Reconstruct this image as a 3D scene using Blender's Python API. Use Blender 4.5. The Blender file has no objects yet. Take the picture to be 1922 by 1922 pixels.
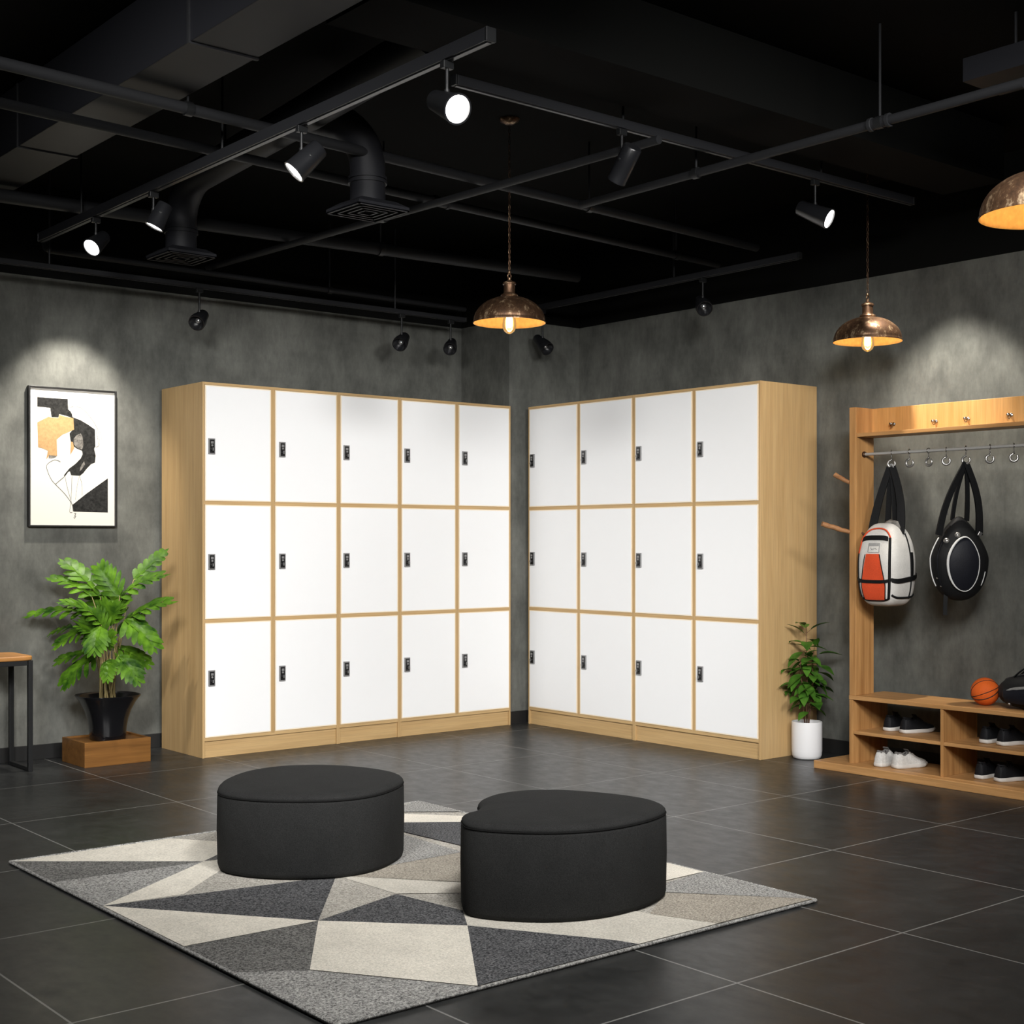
import bpy, bmesh, math, random
from mathutils import Vector, Matrix
random.seed(7)
S = bpy.context.scene
COL = S.collection
PI = math.pi
R = math.radians

# ------------------------------------------------------------------ camera
F_PX, HOR, YAW, H = 2600.0, 1015.0, R(50.5), 1.3
FWD = Vector((math.cos(YAW), math.sin(YAW), 0)); RGT = Vector((math.sin(YAW), -math.cos(YAW), 0)); UP = Vector((0, 0, 1))
CAM = Vector((0, 0, H))
cd = bpy.data.cameras.new('camera'); cam = bpy.data.objects.new('camera', cd); COL.objects.link(cam)
cam.location = CAM; cam.rotation_euler = (PI/2, 0, YAW - PI/2)
cd.sensor_width = 36; cd.lens = 36*F_PX/1922; cd.shift_y = (HOR-961)/1922; cd.clip_start = 0.05; cd.clip_end = 60
S.camera = cam

def ray(px, py): return FWD + RGT*((px-961)/F_PX) + UP*((HOR-py)/F_PX)
def atz(px, py, z): d = ray(px, py); return CAM + d*((z-H)/d.z)
def atx(px, py, x): d = ray(px, py); return CAM + d*(x/d.x)
def aty(px, py, y): d = ray(px, py); return CAM + d*(y/d.y)
def atd(px, py, d): return CAM + ray(px, py)*d

# ------------------------------------------------------------------ materials
def mat(name): 
    m = bpy.data.materials.new(name); m.use_nodes = True
    return m, m.node_tree.nodes, m.node_tree.links, m.node_tree.nodes['Principled BSDF']
def plain(name, c, rough=.5, metal=0., spec=.5, coat=0.):
    m, n, l, b = mat(name)
    b.inputs['Base Color'].default_value = (*c, 1); b.inputs['Roughness'].default_value = rough
    b.inputs['Metallic'].default_value = metal; b.inputs['Specular IOR Level'].default_value = spec
    b.inputs['Coat Weight'].default_value = coat
    return m
def emit(name, c, s):
    m, n, l, b = mat(name)
    b.inputs['Base Color'].default_value = (0, 0, 0, 1)
    b.inputs['Emission Color'].default_value = (*c, 1); b.inputs['Emission Strength'].default_value = s
    return m
def noise(n, l, scale, detail=4, rough=.55, vec=None, stretch=None, kind='Object'):
    tc = n.new('ShaderNodeTexCoord'); mp = n.new('ShaderNodeMapping'); t = n.new('ShaderNodeTexNoise')
    if stretch: mp.inputs['Scale'].default_value = stretch
    l.new(tc.outputs[kind], mp.inputs['Vector']); l.new(mp.outputs['Vector'], t.inputs['Vector'])
    t.inputs['Scale'].default_value = scale; t.inputs['Detail'].default_value = detail; t.inputs['Roughness'].default_value = rough
    return t
def ramp(n, l, fac, stops):
    r = n.new('ShaderNodeValToRGB'); e = r.color_ramp.elements
    while len(e) < len(stops): e.new(.5)
    for k, (p, c) in enumerate(stops): e[k].position = p; e[k].color = (*c, 1)
    l.new(fac, r.inputs['Fac']); return r
def mixc(n, l, a, b, fac, mode='MIX'):
    x = n.new('ShaderNodeMix'); x.data_type = 'RGBA'; x.blend_type = mode
    for s, v in ((6, a), (7, b)):
        if isinstance(v, tuple): x.inputs[s].default_value = (*v, 1)
        else: l.new(v, x.inputs[s])
    if isinstance(fac, (int, float)): x.inputs[0].default_value = fac
    else: l.new(fac, x.inputs[0])
    return x.outputs[2]
def bump(n, l, b, h, s, d=.01):
    bp = n.new('ShaderNodeBump'); bp.inputs['Strength'].default_value = s; bp.inputs['Distance'].default_value = d
    l.new(h, bp.inputs['Height']); l.new(bp.outputs['Normal'], b.inputs['Normal'])

def wood(name, c1, c2, grain='z', rough=.45, scale=1., spec=.35):
    m, n, l, b = mat(name)
    st = {'x': (1.2, 22, 22), 'y': (22, 1.2, 22), 'z': (22, 22, 1.2)}[grain]
    st2 = {'x': (3, 140, 140), 'y': (140, 3, 140), 'z': (140, 140, 3)}[grain]
    a = noise(n, l, scale, 5, .6, stretch=st); f = noise(n, l, scale, 3, .6, stretch=st2)
    r = ramp(n, l, a.outputs['Fac'], [(.28, c1), (.72, c2)])
    dk = tuple(v*.78 for v in c1)
    g = ramp(n, l, f.outputs['Fac'], [(.35, (.80, .80, .80)), (.6, (1, 1, 1))])
    l.new(mixc(n, l, r.outputs['Color'], g.outputs['Color'], .7, 'MULTIPLY'), b.inputs['Base Color'])
    b.inputs['Roughness'].default_value = rough; b.inputs['Specular IOR Level'].default_value = spec
    bump(n, l, b, f.outputs['Fac'], .12, .002)
    return m
def fabric(name, c, var=.35, rough=.9, scale=420):
    m, n, l, b = mat(name)
    f = noise(n, l, scale, 2, .7); g = noise(n, l, 9, 4, .6)
    lo = tuple(v*(1-var) for v in c); hi = tuple(v*(1+var) for v in c)
    r = ramp(n, l, f.outputs['Fac'], [(.3, lo), (.7, hi)])
    r2 = ramp(n, l, g.outputs['Fac'], [(.3, (.88, .88, .88)), (.7, (1.08, 1.08, 1.08))])
    l.new(mixc(n, l, r.outputs['Color'], r2.outputs['Color'], 1., 'MULTIPLY'), b.inputs['Base Color'])
    b.inputs['Roughness'].default_value = rough; b.inputs['Specular IOR Level'].default_value = .15
    bump(n, l, b, f.outputs['Fac'], .35, .002)
    return m
def carpet(name, lo, hi, p=(.38, .62)):
    m, n, l, b = mat(name)
    f = noise(n, l, 135, 3, .8); g = noise(n, l, 6, 3, .6); h2 = noise(n, l, 60, 2, .6)
    r = ramp(n, l, f.outputs['Fac'], [(p[0], lo), (p[1], hi)])
    r2 = ramp(n, l, g.outputs['Fac'], [(.3, (.9, .9, .9)), (.7, (1.06, 1.06, 1.06))])
    l.new(mixc(n, l, r.outputs['Color'], r2.outputs['Color'], 1., 'MULTIPLY'), b.inputs['Base Color'])
    b.inputs['Roughness'].default_value = .95; b.inputs['Specular IOR Level'].default_value = .08
    bump(n, l, b, f.outputs['Fac'], .7, .006)
    return m

M = {}
def concrete():
    m, n, l, b = mat('concrete_plaster')
    a = noise(n, l, 1.3, 6, .62); c = noise(n, l, 5.5, 5, .65, stretch=(1, 1, .55)); d = noise(n, l, 34, 4, .7, stretch=(1.4, 1.4, .5))
    e = noise(n, l, 7, 3, .6, stretch=(.4, .4, 3.2))
    r1 = ramp(n, l, a.outputs['Fac'], [(.3, (.086, .089, .081)), (.7, (.152, .154, .141))])
    r2 = ramp(n, l, c.outputs['Fac'], [(.3, (.58, .58, .58)), (.72, (1.30, 1.30, 1.28))])
    r3 = ramp(n, l, d.outputs['Fac'], [(.3, (.90, .90, .90)), (.7, (1.08, 1.08, 1.08))])
    r4 = ramp(n, l, e.outputs['Fac'], [(.3, (.96, .96, .96)), (.7, (1.03, 1.03, 1.03))])
    x = mixc(n, l, r1.outputs['Color'], r2.outputs['Color'], .85, 'MULTIPLY')
    x = mixc(n, l, x, r3.outputs['Color'], 1., 'MULTIPLY'); x = mixc(n, l, x, r4.outputs['Color'], 1., 'MULTIPLY')
    l.new(x, b.inputs['Base Color']); b.inputs['Roughness'].default_value = .8; b.inputs['Specular IOR Level'].default_value = .2
    bump(n, l, b, d.outputs['Fac'], .15, .004)
    return m
M['concrete'] = concrete()
M['black_paint'] = plain('black_ceiling_paint', (.0042, .0044, .0040), .85, 0, .08)
M['skirting'] = plain('black_skirting', (.012, .012, .012), .5, 0, .3)
def floor_mat():
    m, n, l, b = mat('slate_floor_tile')
    tc = n.new('ShaderNodeTexCoord'); sx = n.new('ShaderNodeSeparateXYZ'); l.new(tc.outputs['Object'], sx.inputs[0])
    def mt(op, a, v=None, w=None):
        q = n.new('ShaderNodeMath'); q.operation = op
        for i, u in enumerate((a, v, w)):
            if u is None: continue
            if isinstance(u, (int, float)): q.inputs[i].default_value = u
            else: l.new(u, q.inputs[i])
        return q.outputs[0]
    def line(s, off, size, w):
        t = mt('FRACT', mt('DIVIDE', mt('SUBTRACT', s, off - 40*size), size))
        return mt('LESS_THAN', mt('ABSOLUTE', mt('SUBTRACT', t, .5)), w/size), mt('FLOOR', mt('DIVIDE', mt('SUBTRACT', s, off-40.5*size), size))
    gx, ix = line(sx.outputs[0], 3.100+.4105, .821, .0034)
    gy, iy = line(sx.outputs[1], 2.721+.4575, .915, .0034)
    g = mt('MAXIMUM', gx, gy)
    wn = n.new('ShaderNodeTexWhiteNoise'); wn.noise_dimensions = '2D'; cm = n.new('ShaderNodeCombineXYZ')
    l.new(ix, cm.inputs[0]); l.new(iy, cm.inputs[1]); l.new(cm.outputs[0], wn.inputs['Vector'])
    a = noise(n, l, 2.6, 6, .65, stretch=(1, 1.5, 1)); c = noise(n, l, 14, 5, .65, stretch=(1.2, .7, 1))
    r1 = ramp(n, l, a.outputs['Fac'], [(.3, (.0185, .0194, .0195)), (.7, (.034, .0352, .0346))])
    r2 = ramp(n, l, c.outputs['Fac'], [(.3, (.75, .75, .75)), (.7, (1.2, 1.2, 1.2))])
    r3 = ramp(n, l, wn.outputs['Value'], [(0, (.90, .91, .94)), (1, (1.08, 1.07, 1.05))])
    x = mixc(n, l, r1.outputs['Color'], r2.outputs['Color'], 1., 'MULTIPLY'); x = mixc(n, l, x, r3.outputs['Color'], 1., 'MULTIPLY')
    x = mixc(n, l, x, (.20, .20, .19), g)
    l.new(x, b.inputs['Base Color'])
    rr = ramp(n, l, c.outputs['Fac'], [(.3, (.30,)*3), (.7, (.42,)*3)])
    l.new(rr.outputs['Color'], b.inputs['Roughness']); b.inputs['Specular IOR Level'].default_value = .30
    bump(n, l, b, mt('SUBTRACT', mt('MULTIPLY', c.outputs['Fac'], .12), g), .22, .0015)
    return m
M['floor'] = floor_mat()
M['oak'] = wood('pale_oak', (.45, .290, .128), (.55, .375, .180), 'z', .5, 1.)
M['oak_h'] = wood('pale_oak_horizontal', (.47, .305, .135), (.57, .39, .190), 'x', .5, 1.)
M['rack'] = wood('warm_oak_upright', (.31, .145, .046), (.56, .305, .115), 'z', .45, 1.2)
M['rack_h'] = wood('warm_oak_board', (.37, .185, .064), (.57, .315, .125), 'y', .45, 1.2)
M['rack_b'] = wood('warm_oak_backboard', (.52, .27, .085), (.66, .37, .14), 'z', .45, 1.4)
M['stand'] = wood('reddish_wood', (.135, .057, .013), (.25, .112, .027), 'x', .4, 1.2)
M['tabletop'] = wood('table_wood', (.42, .19, .055), (.56, .27, .085), 'x', .35, 1.)
M['branch'] = wood('branch_wood', (.22, .10, .04), (.42, .21, .09), 'y', .6, 2)
M['white'] = plain('white_laminate', (.86, .865, .87), .42, 0, .35)
M['edge'] = plain('cream_edge_band', (.86, .74, .56), .5, 0, .3)
M['black_metal'] = plain('black_metal', (.010, .0105, .011), .42, .0, .4)
M['black_pipe'] = plain('black_painted_pipe', (.017, .0175, .019), .55, 0, .22)
M['duct'] = plain('dark_duct', (.012, .0124, .0150), .55, .0, .22)
M['track'] = plain('track_black', (.017, .0175, .0195), .4, 0, .35)
M['spot_body'] = plain('spot_housing_black', (.0110, .0114, .0130), .30, 0, .5)
M['lens_on'] = emit('lit_lens', (1, .97, .92), 14)
M['lens_dim'] = plain('unlit_lens', (.75, .76, .78), .08, .9)
M['chrome'] = plain('chrome', (.36, .35, .33), .32, .8)
M['steel'] = plain('brushed_steel', (.46, .45, .43), .42, .35)
M['lock_plate'] = plain('lock_plate_grey', (.26, .26, .26), .35, .2)
M['dark_chrome'] = plain('dark_chrome', (.30, .29, .28), .25, 1.)
M['lock_black'] = plain('lock_black', (.012, .012, .013), .3, 0, .5)
M['black_gloss'] = plain('black_glazed', (.006, .006, .007), .18, 0, .5)
M['ceramic'] = plain('white_ceramic', (.72, .72, .73), .35, 0, .4)
M['soil'] = fabric('dark_soil', (.022, .015, .010), .6, .95, 90)
M['ottoman'] = fabric('charcoal_fabric', (.0185, .0188, .0185), .38, .92, 300)
M['ottoman_seam'] = plain('charcoal_seam', (.007, .007, .007), .9, 0, .1)
M['cream'] = carpet('cream_pile', (.50, .47, .40), (.84, .79, .69), (.25, .6))
M['lgrey'] = carpet('light_grey_pile', (.25, .235, .205), (.60, .57, .51))
M['mgrey'] = carpet('mid_grey_pile', (.075, .075, .073), (.58, .57, .54), (.36, .66))
M['dgrey'] = carpet('dark_grey_pile', (.022, .023, .025), (.22, .22, .225), (.40, .68))
M['paper'] = plain('art_paper', (.66, .635, .57), .7, 0, .2)
M['ink'] = fabric('black_ink', (.020, .020, .019), .55, .8, 60)
M['inkgrey'] = fabric('grey_wash', (.17, .16, .145), .5, .8, 50)
M['tan'] = fabric('tan_collage', (.42, .26, .12), .12, .8, 60)
M['frame'] = plain('black_frame', (.010, .010, .010), .4, 0, .4)
def bronze():
    m, n, l, b = mat('aged_bronze')
    a = noise(n, l, 26, 7, .75, stretch=(1, 1, .6)); 
    r = ramp(n, l, a.outputs['Fac'], [(.38, (.055, .030, .018)), (.54, (.12, .066, .036)), (.64, (.55, .40, .25))])
    l.new(r.outputs['Color'], b.inputs['Base Color']); b.inputs['Metallic'].default_value = .8
    q = ramp(n, l, a.outputs['Fac'], [(.35, (.5,)*3), (.7, (.28,)*3)]); l.new(q.outputs['Color'], b.inputs['Roughness'])
    return m
M['bronze'] = bronze()
M['shade_in'] = fabric('gilded_inside', (.84, .54, .24), .12, .6, 40)
M['brass'] = plain('brass', (.50, .32, .14), .28, 1.)
def bulb_glass():
    m, n, l, b = mat('clear_bulb_glass')
    t = n.new('ShaderNodeBsdfTransparent'); t.inputs[0].default_value = (1, .93, .80, 1)
    g = n.new('ShaderNodeBsdfGlossy'); g.inputs['Roughness'].default_value = .05; g.inputs['Color'].default_value = (1, .9, .7, 1)
    e = n.new('ShaderNodeEmission'); e.inputs['Color'].default_value = (1, .55, .18, 1); e.inputs['Strength'].default_value = .55
    fr = n.new('ShaderNodeLayerWeight'); fr.inputs['Blend'].default_value = .35
    ad = n.new('ShaderNodeAddShader'); mx = n.new('ShaderNodeMixShader')
    l.new(t.outputs[0], ad.inputs[0]); l.new(e.outputs[0], ad.inputs[1])
    l.new(fr.outputs['Fresnel'], mx.inputs[0]); l.new(ad.outputs[0], mx.inputs[1]); l.new(g.outputs[0], mx.inputs[2])
    l.new(mx.outputs[0], n['Material Output'].inputs['Surface'])
    return m
M['bulb'] = bulb_glass()
M['filament'] = emit('glowing_filament', (1, .78, .42), 26)
def leafm(name, c1, c2, tr):
    m, n, l, b = mat(name)
    a = noise(n, l, 11, 3, .6)
    r = ramp(n, l, a.outputs['Fac'], [(.32, c1), (.68, c2)])
    l.new(r.outputs['Color'], b.inputs['Base Color']); b.inputs['Roughness'].default_value = .42; b.inputs['Specular IOR Level'].default_value = .25
    t = n.new('ShaderNodeBsdfTranslucent'); l.new(r.outputs['Color'], t.inputs['Color'])
    mx = n.new('ShaderNodeMixShader'); mx.inputs[0].default_value = tr
    l.new(b.outputs[0], mx.inputs[1]); l.new(t.outputs[0], mx.inputs[2]); l.new(mx.outputs[0], n['Material Output'].inputs['Surface'])
    return m
M['leaf'] = leafm('fresh_green_leaf', (.012, .052, .004), (.125, .275, .016), .25)
M['leaf2'] = leafm('deep_green_leaf', (.020, .075, .008), (.090, .225, .026), .22)
M['stem'] = plain('tan_stem', (.34, .27, .12), .6)
M['twig'] = plain('brown_twig', (.12, .055, .03), .7)
M['ball'] = fabric('orange_rubber', (.74, .13, .02), .18, .6, 500)
M['ball_line'] = plain('ball_black_line', (.012, .011, .011), .6)
M['bag_white'] = fabric('off_white_nylon', (.60, .585, .55), .08, .65, 200)
M['bag_red'] = fabric('orange_red_nylon', (.62, .075, .025), .10, .6, 200)
M['bag_black'] = fabric('black_nylon', (.0070, .0072, .0076), .3, .6, 260)
M['bag_navy'] = fabric('blue_black_nylon', (.0085, .0092, .013), .25, .45, 260)
M['bag_grey'] = fabric('grey_nylon', (.30, .30, .29), .15, .6, 200)
M['piping_white'] = plain('reflective_piping', (.62, .62, .60), .45)
M['shoe_white'] = fabric('white_leather', (.58, .575, .55), .14, .55, 120)
M['shoe_black'] = fabric('black_mesh', (.0095, .0100, .0118), .5, .6, 240)
M['sole'] = plain('white_rubber', (.66, .65, .62), .6)
M['outsole'] = plain('dark_outsole', (.03, .028, .026), .7)
M['lining'] = plain('shoe_lining', (.02, .02, .021), .9)
M['lining_grey'] = plain('grey_shoe_lining', (.14, .135, .13), .9)

# ------------------------------------------------------------------ mesh builder
class B:
    def __init__(s): s.v = []; s.f = []; s.m = []
    def add(s, vs, fs, mi=0):
        o = len(s.v); s.v += [Vector(v) for v in vs]
        for f in fs: s.f.append([i+o for i in f]); s.m.append(mi)
        return s
    def box(s, a, b, mi=0, rot=None, org=None):
        x0, y0, z0 = a; x1, y1, z1 = b
        vs = [Vector(p) for p in ((x0,y0,z0),(x1,y0,z0),(x1,y1,z0),(x0,y1,z0),(x0,y0,z1),(x1,y0,z1),(x1,y1,z1),(x0,y1,z1))]
        if rot: vs = [rot @ v + (org or Vector()) for v in vs]
        return s.add(vs, [(0,3,2,1),(4,5,6,7),(0,1,5,4),(1,2,6,5),(2,3,7,6),(3,0,4,7)], mi)
    def tube(s, pts, r, n=10, mi=0, closed=False, cap=True):
        pts = [Vector(p) for p in pts]; k = len(pts)
        rs = r if isinstance(r, (list, tuple)) else [r]*k
        rings = []; prev = None
        for i, p in enumerate(pts):
            if closed: t = pts[(i+1) % k] - pts[i-1]
            else: t = pts[min(i+1, k-1)] - pts[max(i-1, 0)]
            t.normalize()
            if prev is None:
                a = Vector((0, 0, 1)) if abs(t.z) < .9 else Vector((1, 0, 0)); u = t.cross(a).normalized()
            else: u = (prev - t*prev.dot(t)).normalized()
            prev = u; w = t.cross(u)
            rings.append([p + (u*math.cos(2*PI*j/n) + w*math.sin(2*PI*j/n))*rs[i] for j in range(n)])
        vs = [v for rg in rings for v in rg]; fs = []
        for i in range(k if closed else k-1):
            for j in range(n):
                a, b = i*n+j, i*n+(j+1) % n; c, d = ((i+1) % k)*n+(j+1) % n, ((i+1) % k)*n+j
                fs.append((a, b, c, d))
        if cap and not closed: fs += [tuple(range(n-1, -1, -1)), tuple(range((k-1)*n, k*n))]
        return s.add(vs, fs, mi)
    def lathe(s, prof, n=32, mi=0, org=(0,0,0), axis=None, capend=False):
        # prof: list of (r, h); axis: direction of h
        org = Vector(org); ax = Vector(axis).normalized() if axis else Vector((0,0,1))
        a = Vector((1,0,0)) if abs(ax.x) < .9 else Vector((0,1,0))
        u = (a - ax*a.dot(ax)).normalized(); w = ax.cross(u)
        vs = []; fs = []
        for r, h in prof:
            for j in range(n): vs.append(org + ax*h + (u*math.cos(2*PI*j/n)+w*math.sin(2*PI*j/n))*r)
        for i in range(len(prof)-1):
            for j in range(n): fs.append((i*n+j, i*n+(j+1) % n, (i+1)*n+(j+1) % n, (i+1)*n+j))
        if capend: fs += [tuple(range(n-1, -1, -1)), tuple(range((len(prof)-1)*n, len(prof)*n))]
        return s.add(vs, fs, mi)
    def prism(s, poly, z0, z1, mi=0):
        n = len(poly); vs = [(p[0], p[1], z0) for p in poly] + [(p[0], p[1], z1) for p in poly]
        return s.add(vs, [tuple(range(n-1,-1,-1)), tuple(range(n, 2*n))] + [(i, (i+1) % n, n+(i+1) % n, n+i) for i in range(n)], mi)
    def grid(s, fn, nu, nv, mi=0, flip=False, close_u=False):
        vs = [fn(i/(nu), j/(nv)) for j in range(nv+1) for i in range(nu+1)]; fs = []
        for j in range(nv):
            for i in range(nu):
                q = (j*(nu+1)+i, j*(nu+1)+i+1, (j+1)*(nu+1)+i+1, (j+1)*(nu+1)+i)
                fs.append(q[::-1] if flip else q)
        return s.add(vs, fs, mi)
    def ribbon(s, pts, wdir, width, th, mi=0):
        # band of rectangular section swept along pts; wdir: direction(s) of the width
        pts = [Vector(p) for p in pts]; k = len(pts); vs = []; fs = []
        wd = wdir if isinstance(wdir, list) else [wdir]*k
        ws = width if isinstance(width, list) else [width]*k
        for i, p in enumerate(pts):
            t = (pts[min(i+1,k-1)] - pts[max(i-1,0)]).normalized(); u = Vector(wd[i]); u = (u - t*u.dot(t)).normalized(); nn = t.cross(u)
            for a, b in ((-1,-1),(1,-1),(1,1),(-1,1)): vs.append(p + u*a*ws[i]/2 + nn*b*th/2)
        for i in range(k-1):
            for j in range(4): fs.append((i*4+j, i*4+(j+1) % 4, (i+1)*4+(j+1) % 4, (i+1)*4+j))
        fs += [(3,2,1,0), tuple(range((k-1)*4, k*4))]
        return s.add(vs, fs, mi)
    def build(s, name, mats, parent=None, smooth=None, bevel=0, seg=2, off=None, subd=0):
        me = bpy.data.meshes.new(name)
        vs = [v - off for v in s.v] if off is not None else s.v
        me.from_pydata([tuple(v) for v in vs], [], s.f)
        for m in (mats if isinstance(mats, (list, tuple)) else [mats]): me.materials.append(m)
        for p, mi in zip(me.polygons, s.m): p.material_index = mi
        bm = bmesh.new(); bm.from_mesh(me); bmesh.ops.recalc_face_normals(bm, faces=bm.faces); bm.to_mesh(me); bm.free()
        if smooth is not None:
            me.shade_smooth()
            if smooth < 180: me.set_sharp_from_angle(angle=R(smooth))
        o = bpy.data.objects.new(name, me); COL.objects.link(o)
        if parent: o.parent = parent
        if bevel:
            md = o.modifiers.new('bevel', 'BEVEL'); md.width = bevel; md.segments = seg; md.limit_method = 'ANGLE'; md.angle_limit = R(40); md.harden_normals = False
        if subd:
            md = o.modifiers.new('subsurf', 'SUBSURF'); md.levels = subd; md.render_levels = subd
        return o

def thing(name, label, cat, loc=(0,0,0), rz=0, group=None):
    o = bpy.data.objects.new(name, None); COL.objects.link(o); o.empty_display_size = .05
    o.location = loc; o.rotation_euler = (0, 0, rz); o['label'] = label; o['category'] = cat
    if group: o['group'] = group
    return o
def tag(o, label, cat, group=None):
    o['label'] = label; o['category'] = cat
    if group: o['group'] = group
    return o
def struct(o): o['kind'] = 'structure'; return o
def dup(root, loc, rz=None, label=None, scale=None):
    r = root.copy(); COL.objects.link(r); r.location = loc
    if rz is not None: r.rotation_euler = (0, 0, rz)
    if label: r['label'] = label
    if scale: r.scale = (scale,)*3
    for ch in list(root.children):
        c = ch.copy(); COL.objects.link(c); c.parent = r
        for g in list(ch.children):
            d = g.copy(); COL.objects.link(d); d.parent = c
    return r

# ------------------------------------------------------------------ room
YL, XR, ZW, ZC, XB, YB = 8.15, 6.90, 2.87, 3.42, -3.0, -3.0
struct(B().box((XB-.1, YB-.1, -.1), (XR+.1, YL+.1, 0)).build('floor', M['floor']))
struct(B().box((XB-.1, YB-.1, ZC), (XR+.1, YL+.1, ZC+.1)).build('ceiling', M['black_paint']))
def wall(name, a, b):
    w = B().box((a[0], a[1], 0), (b[0], b[1], ZW), 0).box((a[0], a[1], ZW), (b[0], b[1], ZC), 1)
    return struct(w.build(name, [M['concrete'], M['black_paint']]))
wall('wall_left', (XB, YL), (XR, YL+.1)); wall('wall_right', (XR, YB), (XR+.1, YL))
wall('wall_back', (XB-.1, YB), (XB, YL)); wall('wall_front', (XB, YB-.1), (XR, YB))
wall('wall_corner', (6.232, 7.59), (XR, YL))
SK = .088
struct(B().box((XB, YL-.012, 0), (6.232, YL, SK)).build('baseboard_left', M['skirting'], bevel=.002))
struct(B().box((XR-.012, YB, 0), (XR, 7.59, SK)).build('baseboard_right', M['skirting'], bevel=.002))
struct(B().box((6.22, 7.578, 0), (6.232, YL-.012, SK)).box((6.22, 7.578, 0), (XR-.012, 7.59, SK)).build('baseboard_corner', M['skirting']))

# ------------------------------------------------------------------ lockers
def locker(name, label, loc, rz, ncol, cw, D, Ht=2.25, group='banks of white-door lockers'):
    t = thing(name, label, 'locker', loc, rz, group); W = ncol*cw; th = .0135
    z0, rh = .112, .7085
    for x in (0, W-th): B().box((x, 0, 0), (x+th, D, Ht)).build('side_panel', M['oak'], t, bevel=.0012)
    B().box((th, 0, Ht-.016), (W-th, D, Ht)).build('top_panel', M['oak_h'], t, bevel=.0012)
    B().box((th, D-.01, .02), (W-th, D, Ht-.016)).build('back_panel', M['oak'], t)
    B().box((th, .012, 0), (W-th, .03, z0-.012)).build('plinth', M['oak_h'], t, bevel=.001)
    for r in range(3):
        z = z0 - .012 + r*rh
        B().box((th, .001, z), (W-th, D-.012, z+.022)).build('shelf', M['oak_h'], t, bevel=.001)
    for c in range(1, ncol): B().box((c*cw-th, .0005, z0+.0), (c*cw+th, D-.012, Ht-.016)).build('divider', M['oak'], t, bevel=.001)
    for c in range(ncol):
        for r in range(3):
            x0, x1 = c*cw+th+.002, (c+1)*cw-th-.002; a = z0+.0105+r*rh; b = z0-.0125+(r+1)*rh if r < 2 else Ht-.018
            d = B().box((x0+.006, -.004, a+.006), (x1-.006, .016, b-.006)).build('door', M['white'], t, bevel=.001)
            e = B()
            e.box((x0, -.0035, a), (x0+.006, .016, b)).box((x1-.006, -.0035, a), (x1, .016, b))
            e.box((x0+.006, -.0035, a), (x1-.006, .016, a+.006)).box((x0+.006, -.0035, b-.006), (x1-.006, .016, b))
            e.build('edge_band', M['edge'], d)
            lx = x0+.040 + (.006 if c else 0); lz = (a+b)/2 + (.0, .0, -.02)[r] + (.012 if r == 0 else 0)
            k = B(); w, h = .021, .047
            k.box((lx-w, -.013, lz-h), (lx+w, -.004, lz+h), 0)
            k.box((lx-w+.006, -.016, lz-h+.007), (lx+w-.006, -.013, lz+h-.007), 1)
            k.lathe([(.0, .012), (.010, .011), (.0115, .002), (.0115, 0)], 18, 1, (lx, -.016, lz-.018), (0,-1,0))
            k.box((lx-.0025, -.030, lz-.027), (lx+.0025, -.026, lz-.009), 0)
            k.box((lx-.008, -.018, lz+.016), (lx+.008, -.0155, lz+.030), 0)
            k.lathe([(.0, .004), (.0055, .004), (.0065, 0)], 14, 0, (lx, -.0155, lz+.006), (0,-1,0))
            k.build('lock', [M['lock_plate'], M['lock_black']], d, smooth=40)
    return t
cwl = (6.212-3.832)/5; Dl = .553
locker('locker_cabinet', 'six-door white and oak locker at the left end, beside the framed picture', (3.832, 7.551, 0), 0, 2, cwl, Dl)
locker('locker_cabinet', 'narrow three-door white and oak locker between the two wider left units', (3.832+2*cwl, 7.551, 0), 0, 1, cwl, Dl)
locker('locker_cabinet', 'six-door white and oak locker on the left wall, next to the corner pillar', (3.832+3*cwl, 7.551, 0), 0, 2, cwl, Dl)
cwr = (7.525-5.395)/4
locker('locker_cabinet', 'six-door white and oak locker on the right wall, next to the corner pillar', (6.353, 7.525, 0), -PI/2, 2, cwr, .530)
locker('locker_cabinet', 'six-door white and oak locker on the right wall, beside the white plant pot', (6.353, 7.525-2*cwr, 0), -PI/2, 2, cwr, .530)

# ------------------------------------------------------------------ rug
rugc = Vector((3.0, 4.365, 0))
rug = thing('area_rug', 'rectangular rug with cream, grey and charcoal triangles under the two ottomans', 'rug', rugc)
x0, x1, y0, y1, zt = 1.985, 4.01, 3.145, 5.585, .010
A0 = Vector((x0+.012, y1-.012)); 
def G(px, py):
    p = atz(px, py, .012); return (min(max(p.x, x0+.01), x1-.01), min(max(p.y, y0+.01), y1-.01))
def z7(x, y): return G(x/2, 1280+y/2)
def z8(x, y): return G(960+x/2, 1280+y/2)
cA, cF, cR, cN = (x0+.01, y1-.01), (x1-.01, y1-.01), (x1-.01, y0+.01), (x0+.01, y0+.01)
P7 = dict(V1=z7(765,672), V2=z7(1195,896), V3=z7(1262,728), V4=z7(1488,796), L1=z7(205,750), L2=z7(352,846), L3=z7(650,1000), V5=z7(1737,858), V5b=z7(1755,915), V6=z7(1163,1080), V7=z7(1815,1150), E1=z8(495,990), E2=z8(775,908))
v = P7
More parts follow.
